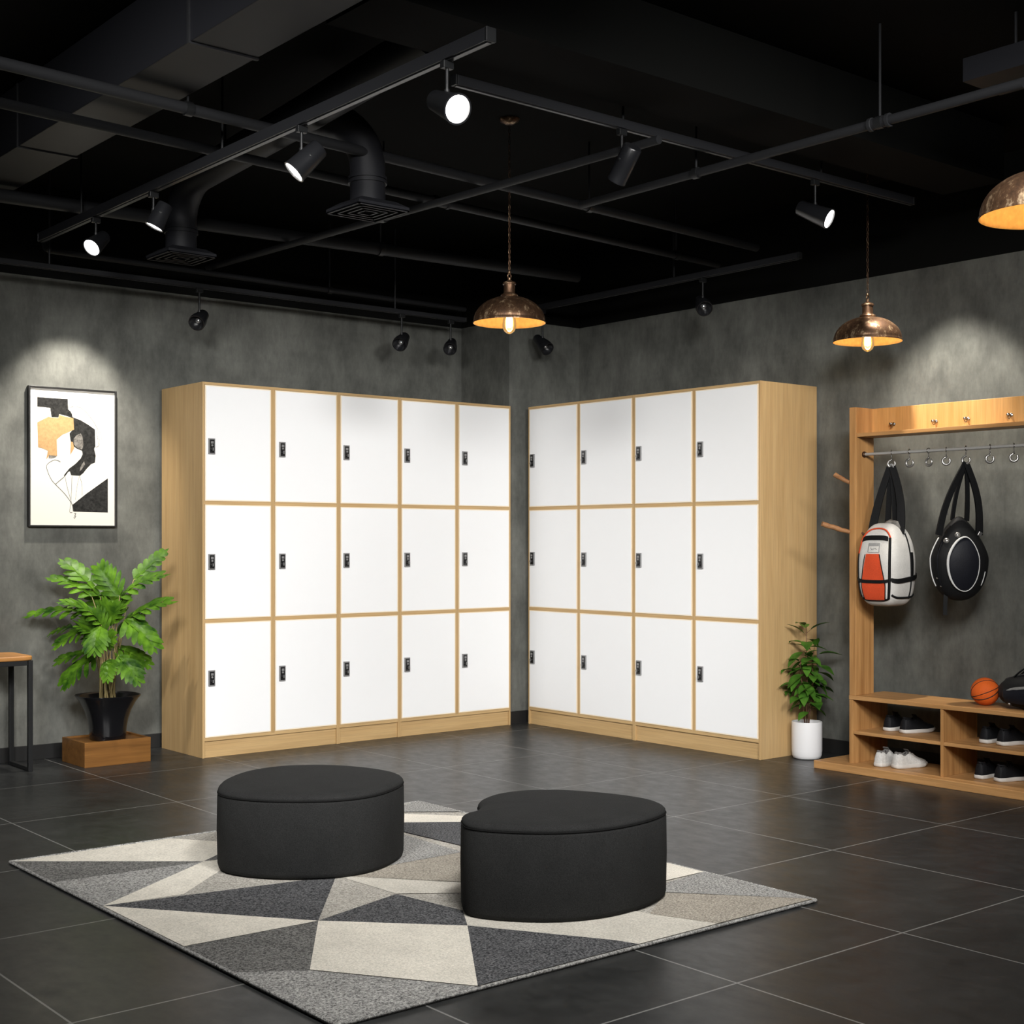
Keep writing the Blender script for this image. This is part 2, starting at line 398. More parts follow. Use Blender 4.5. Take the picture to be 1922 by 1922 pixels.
layers = [
 ('lgrey', [cA, cF, cR, cN]),
 ('mgrey', [v['L3'], v['V2'], v['V6'], v['V7'], cN]),
 ('dgrey2', [v['L3'], v['V2'], v['V6'], z7(850,1096)]),
 ('mgrey', [cA, v['V1'], v['L2']]),
 ('dgrey2', [cA, v['V1'], v['L1']]),
 ('cream', [cA, z7(640,586), z7(1180,622), v['V1']]),
 ('cream', [v['V1'], z7(900,660), z7(690,795), v['L2']]),
 ('dgrey2', [v['V1'], z7(1000,560), z7(1180,622)]),
 ('dgrey', [v['L2'], v['V3'], v['V2']]),
 ('cream', [v['L2'], v['V2'], v['L3']]),
 ('lgrey', [v['V3'], v['V4'], v['V2']]),
 ('dgrey', [v['V4'], v['V5'], v['V5b'], v['V2']]),
 ('cream', [v['V2'], v['V5b'], v['V7'], v['V6']]),
 ('dgrey', [v['V5b'], z8(390,970), v['E1'], v['V7']]),
 ('lcream', [v['V5b'], z8(390,970), v['E1'], v['E2'], z8(520,870), z8(200,820), v['V5']]),
 ('lcream', [v['V3'], z7(1740,754), z7(1900,790), v['V4']]),
 ('warm', [v['V3'], z7(1740,638), z7(1900,700), z7(1740,752)]),
 ('warm', [z8(520,872), v['E2'], cR, z8(575,792)]),
 ('mgrey', [z8(725,713), cR, z8(480,786)]),
 ('cream', [z8(575,678), z8(725,713), z8(500,765), z8(300,700)]),
 ('mgrey', [z7(1500,570), z7(1735,640), z7(1300,720), z7(1250,640)]),
 ('dgrey', [z7(1420,530), z7(1800,524), z7(1800,632), z7(1500,560)]),
 ('cream', [z7(1380,492), z7(1900,492), z7(1900,524), z7(1420,530)]),
 ('mgrey', [cF, z7(1735,488), z7(1420,490)]),
]
M['dgrey2'] = carpet('charcoal_grey_pile', (.04, .04, .039), (.27, .265, .25)); M['lcream'] = carpet('pale_grey_pile', (.40, .38, .33), (.70, .66, .58), (.28, .62)); M['warm'] = carpet('warm_grey_pile', (.20, .18, .15), (.52, .475, .40))
keys = ['cream', 'lcream', 'lgrey', 'warm', 'mgrey', 'dgrey2', 'dgrey']
rb = B().box((x0+.008, y0+.008, .0005), (x1-.008, y1-.008, zt), 4)
for i, (k, poly) in enumerate(layers):
    rb.add([(p[0], p[1], zt + .0002*(i+1)) for p in poly], [tuple(range(len(poly)))], keys.index(k))
ro = rb.build('pile', [M[k] for k in keys], rug, off=rugc)
for p in ro.data.polygons:
    if abs(p.normal.z) > .9 and p.center.z > zt and p.normal.z < 0: p.flip()
def rbind():
    b = B(); r = .007
    for a, c in (((x0, y0), (x1, y0)), ((x1, y0), (x1, y1)), ((x1, y1), (x0, y1)), ((x0, y1), (x0, y0))):
        L = math.dist(a, c); n = int(L/.011); pts = []; rs = []
        for i in range(n*2+1):
            t = i/(n*2); pts.append((a[0]+(c[0]-a[0])*t, a[1]+(c[1]-a[1])*t, r+.001)); rs.append(r if i % 2 else r*.78)
        b.tube(pts, rs, 6)
    return b
rbind().build('bound_edge', M['mgrey'], rug, smooth=180, off=rugc)

# ------------------------------------------------------------------ ottomans
def smooth_loop(pts, n):
    pts = [Vector((p[0], p[1])) for p in pts]; k = len(pts); out = []
    for i in range(k):
        p0, p1, p2, p3 = pts[i-1], pts[i], pts[(i+1) % k], pts[(i+2) % k]
        for j in range(n):
            t = j/n; out.append(.5*((2*p1)+(-p0+p2)*t+(2*p0-5*p1+4*p2-p3)*t*t+(-p0+3*p1-3*p2+p3)*t**3))
    return out
def ottoman(label, loop, zb, ht, ztop_dome):
    c = sum(loop, Vector((0, 0)))/len(loop); n = len(loop)
    t = thing('ottoman', label, 'ottoman', (c.x, c.y, zb), 0, 'ottomans on the rug')
    loc = [p-c for p in loop]
    nrm = []
    for i in range(n):
        d = (loc[(i+1) % n]-loc[i-1]).normalized(); nrm.append(Vector((d.y, -d.x)))
    if sum(loc[i].dot(nrm[i]) for i in range(n)) < 0: nrm = [-q for q in nrm]
    def ring(inset, z): return [(loc[i].x-nrm[i].x*inset, loc[i].y-nrm[i].y*inset, z) for i in range(n)]
    def shell(rings, centre=None):
        b = B(); vs = [p for rg in rings for p in rg]; fs = []
        for k in range(len(rings)-1):
            for i in range(n): fs.append((k*n+i, k*n+(i+1) % n, (k+1)*n+(i+1) % n, (k+1)*n+i))
        return b.add(vs, fs)
    zs = ht - .022
    side = shell([ring(.03, .0), ring(.012, .0), ring(.005, .006), ring(.001, .02), ring(-.002, ht*.5), ring(0, zs-.012), ring(.003, zs-.003), ring(.006, zs)])
    side.build('side_cover', M['ottoman'], t, smooth=180)
    top = [ring(.006, zs), ring(.002, zs+.004), ring(.003, zs+.012), ring(.010, zs+.019), ring(.022, zs+.0245), ring(.04, zs+.0275)]
    for k in range(1, 9):
        s = 1 - k/9.; top.append([((loc[i].x-nrm[i].x*.04)*s, (loc[i].y-nrm[i].y*.04)*s, zs+.0275+ztop_dome*(1-s*s)) for i in range(n)])
    b = shell(top); m0 = len(b.v); b.v.append(Vector((0, 0, zs+.0275+ztop_dome)))
    last = (len(top)-1)*n
    for i in range(n): b.f.append([last+i, last+(i+1) % n, m0]); b.m.append(0)
    b.build('seat_top', M['ottoman'], t, smooth=180)
    B().tube([Vector(p) for p in ring(.002, zs+.001)], .0028, 6, closed=True).build('seam', M['ottoman_seam'], t, smooth=180)
    return t
def rd(pts): return [tuple((RGT*a + FWD*d).xy) for a, d in pts]
o1 = rd([(-1.172, 5.53), (-1.128, 5.37), (-.99, 5.275), (-.80, 5.248), (-.632, 5.285), (-.515, 5.40), (-.446, 5.60), (-.462, 5.76), (-.555, 5.88), (-.69, 5.965), (-.833, 6.0), (-.99, 5.97), (-1.107, 5.86), (-1.165, 5.70)])
o2 = rd([(-.178, 4.84), (-.15, 4.735), (-.038, 4.675), (.141, 4.655), (.306, 4.705), (.443, 4.815), (.535, 4.945), (.560, 5.05), (.523, 5.16), (.422, 5.26), (.285, 5.335), (.163, 5.368), (.039, 5.35), (-.055, 5.285), (-.112, 5.19), (-.128, 5.10), (-.120, 5.02), (-.142, 4.945), (-.172, 4.90)])
ottoman('charcoal fabric ottoman with an even oval top, further back and left on the rug', smooth_loop(o1, 6), .0150, .316, .010)
ottoman('charcoal fabric ottoman with a notched kidney-shaped top, nearer the front of the rug', smooth_loop(o2, 6), .0150, .322, .010)

# ------------------------------------------------------------------ framed picture
ax0, ax1, az0, az1, ay = 2.998, 3.542, 1.383, 2.218, YL
art = thing('framed_picture', 'black-framed abstract collage of black and tan shapes on the left wall above the fern', 'picture', (ax0, ay, az0))
aoff = Vector((ax0, ay, az0)); fw, fd = .010, .034
b = B().box((ax0, ay-fd, az0), (ax0+fw, ay-.001, az1)).box((ax1-fw, ay-fd, az0), (ax1, ay-.001, az1)).box((ax0+fw, ay-fd, az0), (ax1-fw, ay-.001, az0+fw)).box((ax0+fw, ay-fd, az1-fw), (ax1-fw, ay-.001, az1))
b.build('frame', M['frame'], art, bevel=.001, off=aoff)
B().box((ax0+fw, ay-.022, az0+fw), (ax1-fw, ay-.004, az1-fw)).build('paper', M['paper'], art, off=aoff)
def AP(X, Y):
    a = (X-205)/1005.; t = 160+75*a; bt = 1765+5*a; q = (Y-t)/(bt-t)
    return (ax0+fw+a*(ax1-ax0-2*fw), az1-fw-q*(az1-az0-2*fw))
def art_poly(name, polys, m):
    b = B()
    for k, (pts, lay) in enumerate(polys):
        b.add([(AP(*p)[0], ay-.0222-.0003*lay, AP(*p)[1]) for p in pts], [tuple(range(len(pts)))])
    return b.build(name, m, art, off=aoff)
dark1 = [(290,275),(470,290),(645,300),(650,420),(675,440),(695,475),(705,525),(640,500),(545,475),(535,515),(455,510),(440,405),(370,392),(290,388)]
dark2 = [(700,510),(800,548),(890,600),(970,655),(975,850),(960,880),(980,960),(970,1040),(925,1055),(870,1110),(830,1160),(790,1192),(685,1185),(670,1140),(640,1150),(605,1205),(600,1185),(660,1110),(740,1050),(800,990),(822,940),(815,900),(760,880),(715,850),(680,795),(665,700),(700,660)]
tan1 = [(290,570),(360,535),(420,505),(455,515),(535,520),(545,482),(620,505),(712,525),(720,655),(640,690),(580,715),(515,770),(520,960),(430,955),(392,1002),(412,900),(350,872),(300,860)]
tri = [(700,1530),(860,1405),(1128,1222),(1128,1618),(710,1608)]
for q in ((dark1, 1), (dark2, 2), (tri, 1)): art_poly('black_shape', [q], M['ink'])
for q in ((tan1, 3), ([(680,795),(705,800),(722,870),(675,950)], 3)): art_poly('tan_shape', [q], M['tan'])
for q in (([(715,760),(750,720),(800,700),(820,740),(832,830),(815,888),(770,875),(735,850),(715,820)], 3), ([(840,1020),(850,1060),(810,1120),(785,1140),(800,1080)], 3), ([(425,952),(505,960),(515,972),(450,990),(420,985)], 4)): art_poly('grey_shape', [q], M['inkgrey'])
def art_line(b, pts, w):
    q = [Vector((AP(*p)[0], ay-.0234, AP(*p)[1])) for p in pts]; out = []
    for i in range(len(q)-1):
        p0, p1, p2, p3 = q[max(i-1, 0)], q[i], q[i+1], q[min(i+2, len(q)-1)]
        for j in range(5):
            t = j/5; out.append(.5*((2*p1)+(-p0+p2)*t+(2*p0-5*p1+4*p2-p3)*t*t+(-p0+3*p1-3*p2+p3)*t**3))
    out.append(q[-1])
    b.tube(out, w, 4)
b = B()
for pts, w in (([(670,400),(720,385),(790,400),(860,450),(950,560),(1000,650),(1018,740),(1025,825),(990,858),(975,850)], .0007), ([(1000,640),(1035,690),(1050,740),(1045,790)], .0005), ([(990,650),(985,700),(1005,760),(1010,830)], .0008),
               ([(560,1030),(490,1005),(400,1065),(410,1140),(450,1230),(500,1290),(600,1390),(670,1480),(700,1530)], .0010), ([(500,1290),(545,1250),(605,1200),(650,1140)], .0012),
               ([(695,1195),(690,1350),(680,1500),(668,1608),(700,1612)], .0009), ([(780,1200),(755,1320),(735,1470)], .0006), ([(785,1195),(812,1290),(815,1420)], .0006), ([(615,1210),(640,1330),(690,1510),(705,1600)], .0007),
               ([(720,1630),(742,1628),(728,1655),(742,1660),(722,1690)], .0010), ([(715,1682),(735,1640)], .0008)):
    art_line(b, pts, w)
b.build('ink_lines', M['ink'], art, off=aoff)

# ------------------------------------------------------------------ side table at left
tb = thing('side_table', 'black metal framed table with a rounded wooden top at the left edge, beside the fern', 'table', (2.42, 7.93, 0))
to = Vector((2.42, 7.93, 0)); tx0, tx1, ty0, ty1, tz = 1.95, 2.885, 7.745, 8.10, .652
def rrect(x0, y0, x1, y1, r, n=8):
    out = []
    for cx, cy, a0 in ((x1-r, y0+r, -PI/2), (x1-r, y1-r, 0), (x0+r, y1-r, PI/2), (x0+r, y0+r, PI)):
        for k in range(n+1): a = a0 + PI/2*k/n; out.append((cx+r*math.cos(a), cy+r*math.sin(a)))
    return out
B().prism(rrect(tx0, ty0-.012, tx1+.008, ty1, .06), tz-.026, tz).build('tabletop', M['tabletop'], tb, bevel=.008, seg=3, off=to)
g = .026
B().box((tx0+.03, ty0, tz-.054), (tx1-.03, ty0+g, tz-.026)).box((tx0+.03, ty1-.03-g, tz-.054), (tx1-.03, ty1-.03, tz-.026)).box((tx1-g, ty0+g, tz-.054), (tx1, ty1-.03-g, tz-.026)).box((tx0, ty0+g, tz-.054), (tx0+g, ty1-.03-g, tz-.026)).build('top_rail', M['black_metal'], tb, bevel=.002, off=to)
for x, y in ((tx1-g, ty0), (tx1-g, ty1-.03-g), (tx0, ty0), (tx0, ty1-.03-g)):
    B().box((x, y, 0), (x+g, y+g, tz-.026)).build('leg', M['black_metal'], tb, bevel=.002, off=to)
for x in (tx1-g, tx0): B().box((x, ty0+g, .002), (x+g, ty1-.03-g, .024)).build('foot_rail', M['black_metal'], tb, bevel=.002, off=to)

# ------------------------------------------------------------------ plant stand + big fern
st = thing('plant_stand', 'low reddish wooden box on the floor carrying the black flared plant pot', 'plant stand', (3.35, 7.83, 0)); so = Vector((3.35, 7.83, 0))
sx0, sx1, sy0, sy1, sz = 3.15, 3.553, 7.66, 7.995, .143
b = B().box((sx0, sy0, 0), (sx1, sy0+.016, sz)).box((sx0, sy1-.016, 0), (sx1, sy1, sz)).box((sx0, sy0+.016, 0), (sx0+.016, sy1-.016, sz)).box((sx1-.016, sy0+.016, 0), (sx1, sy1-.016, sz))
b.build('box_side', M['stand'], st, bevel=.0015, off=so)
B().box((sx0+.016, sy0+.016, .02), (sx1-.016, sy1-.016, sz-.010)).build('tray', M['stand'], st, off=so)
PC = Vector((3.350, 7.805, sz-.010))
fern = thing('potted_plant', 'bushy bright green plant in a black flared pot on the wooden box', 'plant', PC)
def rsq(r, n, z, k=3.2):   # rounded square ring
    out = []
    for j in range(n):
        a = 2*PI*j/n + PI/4*0; c, s_ = math.cos(a), math.sin(a); q = (abs(c)**k+abs(s_)**k)**(-1/k); out.append(Vector((r*c*q, r*s_*q, z)))
    return out
def potbody(prof, n=48, k=2.6):
    b = B(); rings = [rsq(r, n, z, k) for r, z in prof]; vs = [p for rg in rings for p in rg]; fs = []
    for i in range(len(rings)-1):
        for j in range(n): fs.append((i*n+j, i*n+(j+1) % n, (i+1)*n+(j+1) % n, (i+1)*n+j))
    fs.append(tuple(range(n-1, -1, -1)))
    return b.add(vs, fs)
potbody([(.094,.001),(.098,.004),(.100,.03),(.103,.075),(.112,.125),(.128,.175),(.151,.22),(.168,.245),(.178,.257),(.179,.261),(.177,.263),(.172,.261),(.166,.25),(.152,.222)]).build('pot', M['black_gloss'], fern, smooth=50)
potbody([(.02,.20),(.135,.205),(.150,.222),(.150,.2285),(.08,.236),(.01,.238)]).build('soil', M['soil'], fern, smooth=60)
FD = 8.15
def pl(px, py, w):   # point in the plant's own frame: pixel-scale sketch units to metres, w towards the viewer
    u = (px-197)/2600*FD; vv = (1308-py)/2600*FD
    p = RGT*u - FWD*w + UP*vv + Vector((0, 0, .245))
    return p
def lobed_leaf(b, base, tip, bend, width, nl=7, up=None, mi=0):
    ax = tip-base; L = ax.length; d = ax.normalized(); up = (up or UP)
    side = d.cross(up)
    side = side.normalized() if side.length > .05 else RGT.copy()
    nrm = side.cross(d).normalized()
    def mid(t): return base + ax*t + nrm*(bend*L*4*t*(1-t))
    # central strip
    k = 10; vs = []; fs = []
    for i in range(k+1):
        t = i/k; hw = width*(.10 + .08*math.sin(PI*min(1, t*1.1)))*(1-t**3); p = mid(t)
        vs += [p - side*hw + nrm*hw*.22, p, p + side*hw + nrm*hw*.22]
    for i in range(k): fs += [(i*3, i*3+1, i*3+4, i*3+3), (i*3+1, i*3+2, i*3+5, i*3+4)]
    b.add(vs, fs, mi)
    for i in range(nl):
        t0 = .06 + .86*(i/(nl-.2)); ln = width*(.62+.62*math.sin(PI*(.18+.74*t0)))*(1.02-.42*t0)*random.uniform(.88, 1.1)
        fw = .75 + .85*t0
        for s in (-1, 1):
            dr = (side*s + d*fw + nrm*random.uniform(.10, .30)).normalized()
            p0 = mid(t0) + dr*0; w0 = L/nl*.37
            wv = (d - dr*d.dot(dr)).normalized()
            pts = []
            for tt, ww in ((0, .70), (.3, .95), (.6, 1.08), (.84, .85), (1, .12)):
                c = p0 + dr*ln*tt - nrm*(ln*.28*tt*tt)
                pts += [c - wv*w0*ww + nrm*.10*w0, c, c + wv*w0*ww + nrm*.10*w0]
            f = []
            for j in range(4): f += [(j*3, j*3+1, j*3+4, j*3+3), (j*3+1, j*3+2, j*3+5, j*3+4)]
            b.add(pts, f, mi)
    # terminal lobe
    b.add([mid(.88), mid(.95)-side*width*.13, tip + d*width*.16, mid(.95)+side*width*.13], [(0, 1, 2, 3)], mi)
fol = B(); stems = B()
FV = (UP*.88 - FWD*.48).normalized(); FV2 = (UP*.25 - FWD).normalized()
leaves = [  # tip, base, w tip, w base, bend, width, face
 ((302,1030),(243,1088),-.10,-.03,.05,.050,FV2), ((316,1078),(222,1122),.06,.03,.12,.075,FV), ((184,1058),(224,1118),.05,.05,.06,.080,FV2), ((106,1050),(186,1120),-.02,.02,.10,.075,FV),
 ((88,1084),(172,1118),.06,.05,.12,.055,FV), ((334,1128),(236,1166),.10,.06,.12,.078,FV), ((50,1157),(160,1148),.10,.06,.10,.060,FV), ((122,1128),(186,1152),.18,.10,.12,.062,FV),
 ((304,1218),(238,1160),.20,.10,.14,.085,FV), ((78,1198),(160,1182),-.06,.0,.16,.045,FV), ((114,1214),(176,1180),.18,.10,.14,.062,FV), ((200,1222),(197,1172),.28,.16,.16,.080,FV2),
 ((132,1287),(186,1228),.20,.10,.14,.075,FV), ((106,1246),(188,1226),.10,.05,.14,.065,FV), ((272,1280),(226,1226),.18,.10,.14,.070,FV), ((222,1272),(216,1232),.26,.14,.14,.055,FV2), ((282,1252),(220,1214),.06,.04,.14,.070,FV),
 ((150,1128),(196,1170),.24,.12,.14,.070,FV), ((214,1128),(206,1172),.12,.06,.06,.085,FV2), ((250,1122),(212,1170),.10,.05,.10,.075,FV), ((160,1170),(194,1195),.22,.14,.12,.070,FV), ((236,1190),(204,1200),.24,.14,.14,.062,FV2),
 ((180,1150),(198,1190),.16,.08,.05,.085,FV2), ((205,1105),(208,1165),-.04,.0,.06,.080,FV2), ((158,1100),(196,1160),-.08,.0,.08,.07,FV2), ((262,1150),(214,1190),-.04,.0,.10,.075,FV), ((140,1178),(188,1200),.02,.02,.12,.075,FV), ((245,1230),(206,1215),.0,.0,.14,.07,FV)]
for (tp, bs, wt, wb, bend, wd, face) in leaves:
    T, Bp = pl(*tp, wt), pl(*bs, wb)
    lobed_leaf(fol, Bp, T, bend, wd*1.36, 6, face, 0)
    r0 = pl(197 + random.uniform(-15, 15), 1312, random.uniform(-.03, .05)); r0.z = .228
    m1 = r0.lerp(Bp, .55) + Vector((0, 0, .05)); 
    stems.tube([r0, r0.lerp(m1, .5)+Vector((0, 0, .015)), m1, Bp.lerp(m1, .4)+Vector((0, 0, .015)), Bp, Bp.lerp(T, .5) + Vector((0,0,.0))], [.0042, .004, .0034, .003, .0025, .0012], 6)
for i, q in enumerate(fol.v):   # leaves pressed softly away from wall and cabinet
    wy = q.y + PC.y
    if wy > 8.10: q.y -= (wy-8.10)*.9
    if q.x + PC.x > 3.80 and wy > 7.53: q.x -= (q.x+PC.x-3.80)
    if q.y + PC.y > 8.14: q.y = 8.14-PC.y
for q in stems.v:
    if q.y+PC.y > 8.12: q.y = 8.12-PC.y
fol.build('foliage', M['leaf'], fern, smooth=60); stems.build('stems', M['stem'], fern, smooth=180)

# ------------------------------------------------------------------ small plant in white pot
P2 = Vector((6.632, 5.272, 0))
sp = thing('potted_plant', 'slim dark green leafy plant in a white cylindrical pot, between lockers and shoe rack', 'plant', P2)
B().lathe([(.0,.001),(.074,.001),(.082,.006),(.088,.022),(.0905,.05),(.0905,.215),(.0895,.2195),(.087,.221),(.084,.219),(.083,.19)], 48).build('pot', M['ceramic'], sp, smooth=40)
B().lathe([(.083,.192),(.083,.198),(.04,.203),(.0,.204)], 32).build('soil', M['soil'], sp, smooth=60)
def ovate(b, base, d, L, W, up):
    d = d.normalized(); side = d.cross(up)
    side = side.normalized() if side.length > .05 else RGT.copy()
    n = side.cross(d).normalized(); k = 7; vs = []; fs = []
    for i in range(k+1):
        t = i/k; hw = W*math.sin(PI*t**.8)*.5*(1 if t < .98 else .1)+.0006; p = base + d*L*t - n*(L*.30*t*t) 
        vs += [p - side*hw + n*hw*.28, p, p + side*hw + n*hw*.28]
    for i in range(k): fs += [(i*3, i*3+1, i*3+4, i*3+3), (i*3+1, i*3+2, i*3+5, i*3+4)]
    b.add(vs, fs)
fol = B(); tw = B(); rnd = random.Random(11)
for sidx, (lx, ly, top, n0) in enumerate(((0, 0, .79, 26), (.034, -.02, .66, 18), (-.038, .01, .60, 18), (.012, -.035, .50, 14))):
    pts = [Vector((lx*.3*(1), ly*.3, .198))]
    for k in range(1, 6):
        t = k/5; pts.append(Vector((lx*(.3+t)+rnd.uniform(-.006, .006), ly*(.3+t)+rnd.uniform(-.006, .006), .198+(top-.198)*t)))
    tw.tube(pts, [.0050, .0042, .0035, .003, .0022, .0015], 6)
    for k in range(n0):
        t = .26 + .74*(k+.5)/n0; i = min(int(t*5), 4); p = pts[i].lerp(pts[i+1], t*5-i); a = k*2.4 + sidx*1.1 + rnd.uniform(-.3, .3)
        el = rnd.uniform(-.60, .20) + (.9 if t > .90 else .35 if t > .8 else 0)
        d = Vector((math.cos(a)*math.cos(el), math.sin(a)*math.cos(el), math.sin(el)))
        L = rnd.uniform(.090, .135)*(1.05 if .4 < t < .93 else .82)
        q = p + d*rnd.uniform(.010, .032); tw.tube([p, q], .0011, 4)
        ovate(fol, q, d, L, L*.54, UP)
for q in fol.v:
    if q.y + P2.y > 5.375: q.y = 5.375 - P2.y - .002*rnd.random()
    if q.x + P2.x > 6.885: q.x = 6.885 - P2.x
fol.build('foliage', M['leaf2'], sp, smooth=60); tw.build('stems', M['twig'], sp, smooth=180)

# ------------------------------------------------------------------ coat and shoe rack
RX, RYL, RYR = 6.45, 4.828, 3.10
rk = thing('shoe_rack', 'warm oak coat rack with a shoe bench and hanging rail on the right wall', 'rack', (6.65, 4.2, 0)); ko = Vector((6.65, 4.2, 0))
XB2 = 6.882
def rpart(name, b, m, bev=.0015, **k): return b.build(name, M[m], rk, bevel=bev, off=ko, **k)
rpart('base_board', B().box((6.378, RYR-.15, 0), (6.80, 5.022, .044)), 'rack_h', .003)
PZ = .428
XBB = 6.775
rpart('bench_top', B().box((RX-.004, RYR, PZ-.024), (XBB, RYL, PZ)), 'rack_h', .003)
for y in (RYL-.026, 4.222, 3.646, RYR): rpart('bench_divider', B().box((RX, y, .044), (XBB, y+.026 if y != 4.222 and y != 3.646 else y+.018, PZ-.024)), 'rack')
for ya, yb in ((4.240, RYL-.026), (3.664, 4.222), (RYR+.026, 3.646)): rpart('shoe_shelf', B().box((RX+.002, ya, .211), (XBB, yb, .229)), 'rack_h')
for y in (RYL-.046, RYR): rpart('upright', B().box((RX, y, PZ), (6.616, y+.046, 2.052)), 'rack', .003)
rpart('backboard', B().box((6.594, RYR+.046, 1.905), (6.614, RYL-.046, 2.050)), 'rack_b', .002)
rpart('top_shelf', B().box((RX+.006, RYR+.046, 1.884), (6.614, RYL-.046, 1.905)), 'rack_h', .002)
RODZ, RODX = 1.788, 6.522
rod = B().tube([(RODX, RYR+.046, RODZ), (RODX, RYL-.046, RODZ)], .0085, 14)
rpart('hanging_rail', rod, 'steel', 0, smooth=40)
for y, sg in ((RYL-.046, -1), (RYR+.046, 1)):
    rpart('rail_flange', B().lathe([(.0, .012), (.014, .012), (.017, .008), (.018, 0)], 18, 0, (RODX, y, RODZ), (0, sg, 0)), 'bronze', 0, smooth=40)
for px, py in ((1678, 796), (1757, 791), (1817, 786), (1898, 779), (1975, 772), (2060, 764)):
    k = atx(px, py, 6.594); y, z = k.y, k.z
    b = B().lathe([(.011, .0), (.011, .004), (.0045, .008), (.0045, .020), (.0085, .025), (.010, .031), (.007, .037), (0, .039)], 14, 0, (6.594, y, z), (-1, 0, .0))
    b.tube([(6.588, y, z-.003), (6.576, y, z-.018), (6.566, y, z-.019), (6.562, y, z-.011)], .003, 6)
    rpart('coat_knob', b, 'dark_chrome', 0, smooth=50)
def peg(px0, py0, px1, py1, xx, r0, r1, lump):
    a = aty(px0, py0, RYL-.004); e = aty(px1, py1, RYL+.085); pts = []; rs = []
    rr = random.Random(px0)
    for k in range(8):
        t = k/7; p = a.lerp(e, t) + Vector((rr.uniform(-1, 1), 0, rr.uniform(-1, 1)))*.002*lump; pts.append(p); rs.append((r0+(r1-r0)*t)*(1+rr.uniform(-.08, .08)*lump))
    return B().tube(pts, rs, 12)
rpart('branch_peg', peg(1594, 906, 1567, 891, 6.60, .0105, .0150, .6), 'branch', 0, smooth=60)
rpart('branch_peg', peg(1594, 999, 1543, 983, 6.60, .0125, .0150, 1.), 'branch', 0, smooth=60)
b = B().tube([(6.50, RYL-.047, 1.345), (6.525, RYL-.054, 1.332), (6.555, RYL-.050, 1.305)], [.006, .009, .004], 8)
rpart('branch_stub', b, 'twig', 0, smooth=60)

# hooks on the rail
HY = [atx(px, 850, RODX).y for px in (1673, 1707, 1743, 1776, 1813, 1858, 1903)]
hl = ['first hook from the left on the rail, holding the white and orange backpack', 'empty chrome hook just right of the white and orange backpack straps, second on the rail', 'empty chrome hook midway between the two hanging bags, third on the rail',
      'empty chrome hook just left of the black racket bag straps, fourth on the rail', 'fifth hook from the left on the rail, holding the black racket bag', 'empty chrome hook just right of the black racket bag, sixth on the rail', 'empty chrome hook furthest right on the rail, seventh from the upright']
def hook():
    t = thing('rail_hook', '', 'hook', (0, 0, 0), 0, 'hooks along the hanging rail')
    ring = [(.0135*math.cos(a), 0, .0035+.0135*math.sin(a)-.002) for a in [2*PI*k/20 for k in range(20)]]
    B().tube(ring, .0022, 8, closed=True).build('ring', M['dark_chrome'], t, smooth=180)
    b = B().tube([(0, 0, -.0125), (0, 0, -.030), (.002, 0, -.042)], .0028, 8)
    b.lathe([(.0, .003), (.0045, .0), (.0045, -.006), (0, -.009)], 10, 0, (0, 0, -.034))
    b.build('swivel', M['dark_chrome'], t, smooth=60)
    c = [(.002, .0195*math.sin(a), -.060+.0195*math.cos(a)) for k, a in enumerate([0+1.75*PI*k/24 for k in range(25)])]
    c = [(p[0]-.004*i/24*0, p[1], p[2]) for i, p in enumerate(c)]
    B().tube(c, [.0052+.0022*math.sin(PI*i/24) for i in range(25)], 10).build('hook_curl', M['chrome'], t, smooth=180)
    return t
hk0 = hook()
for i, y in enumerate(HY):
    loc = (RODX, y, RODZ); rz = (.5, .25, -.1, .5, .35, .8, .6)[i]
    if i == 0: hk0.location = loc; hk0.rotation_euler = (0, 0, rz); hk0['label'] = hl[0]
    else: dup(hk0, loc, rz, hl[i])

# ------------------------------------------------------------------ bags
def sblock(hx, hy, hz, n, taper, bulge=0., shear=None):
    def f(p):
        k = (abs(p[0])**n+abs(p[1])**n+abs(p[2])**n)**(1/n); q = Vector(p)/k
        sx_, sy_ = taper(q.z)
        return Vector((q.x*hx*sx_, q.y*hy*sy_, q.z*hz))
    return f
def blob(f, N=22):
    b = B()
    for a in range(3):
        for s in (-1, 1):
            def fn(u, v, a=a, s=s):
                q = [0, 0, 0]; q[a] = s; q[(a+1) % 3] = math.tan((2*u-1)*PI/4); q[(a+2) % 3] = math.tan((2*v-1)*PI/4); return f(q)
            b.grid(fn, N, N, 0, s < 0)
    return b
def front(f, s, t, off=0.):      # point on the -Y face of the block
    p = f((s, -1, t)); e = .01
    n = (f((s+e, -1, t))-f((s-e, -1, t))).cross(f((s, -1, t+e))-f((s, -1, t-e))).normalized()
    if n.dot(p) < 0: n = -n
    return p + n*off
def sidep(f, s, t, off=0.):      # point on the +X face, s: -1 front .. 1 back
    p = f((1, s, t)); e = .01
    n = (f((1, s+e, t))-f((1, s-e, t))).cross(f((1, s, t+e))-f((1, s, t-e))).normalized()
    if n.dot(p) < 0: n = -n
    return p + n*off
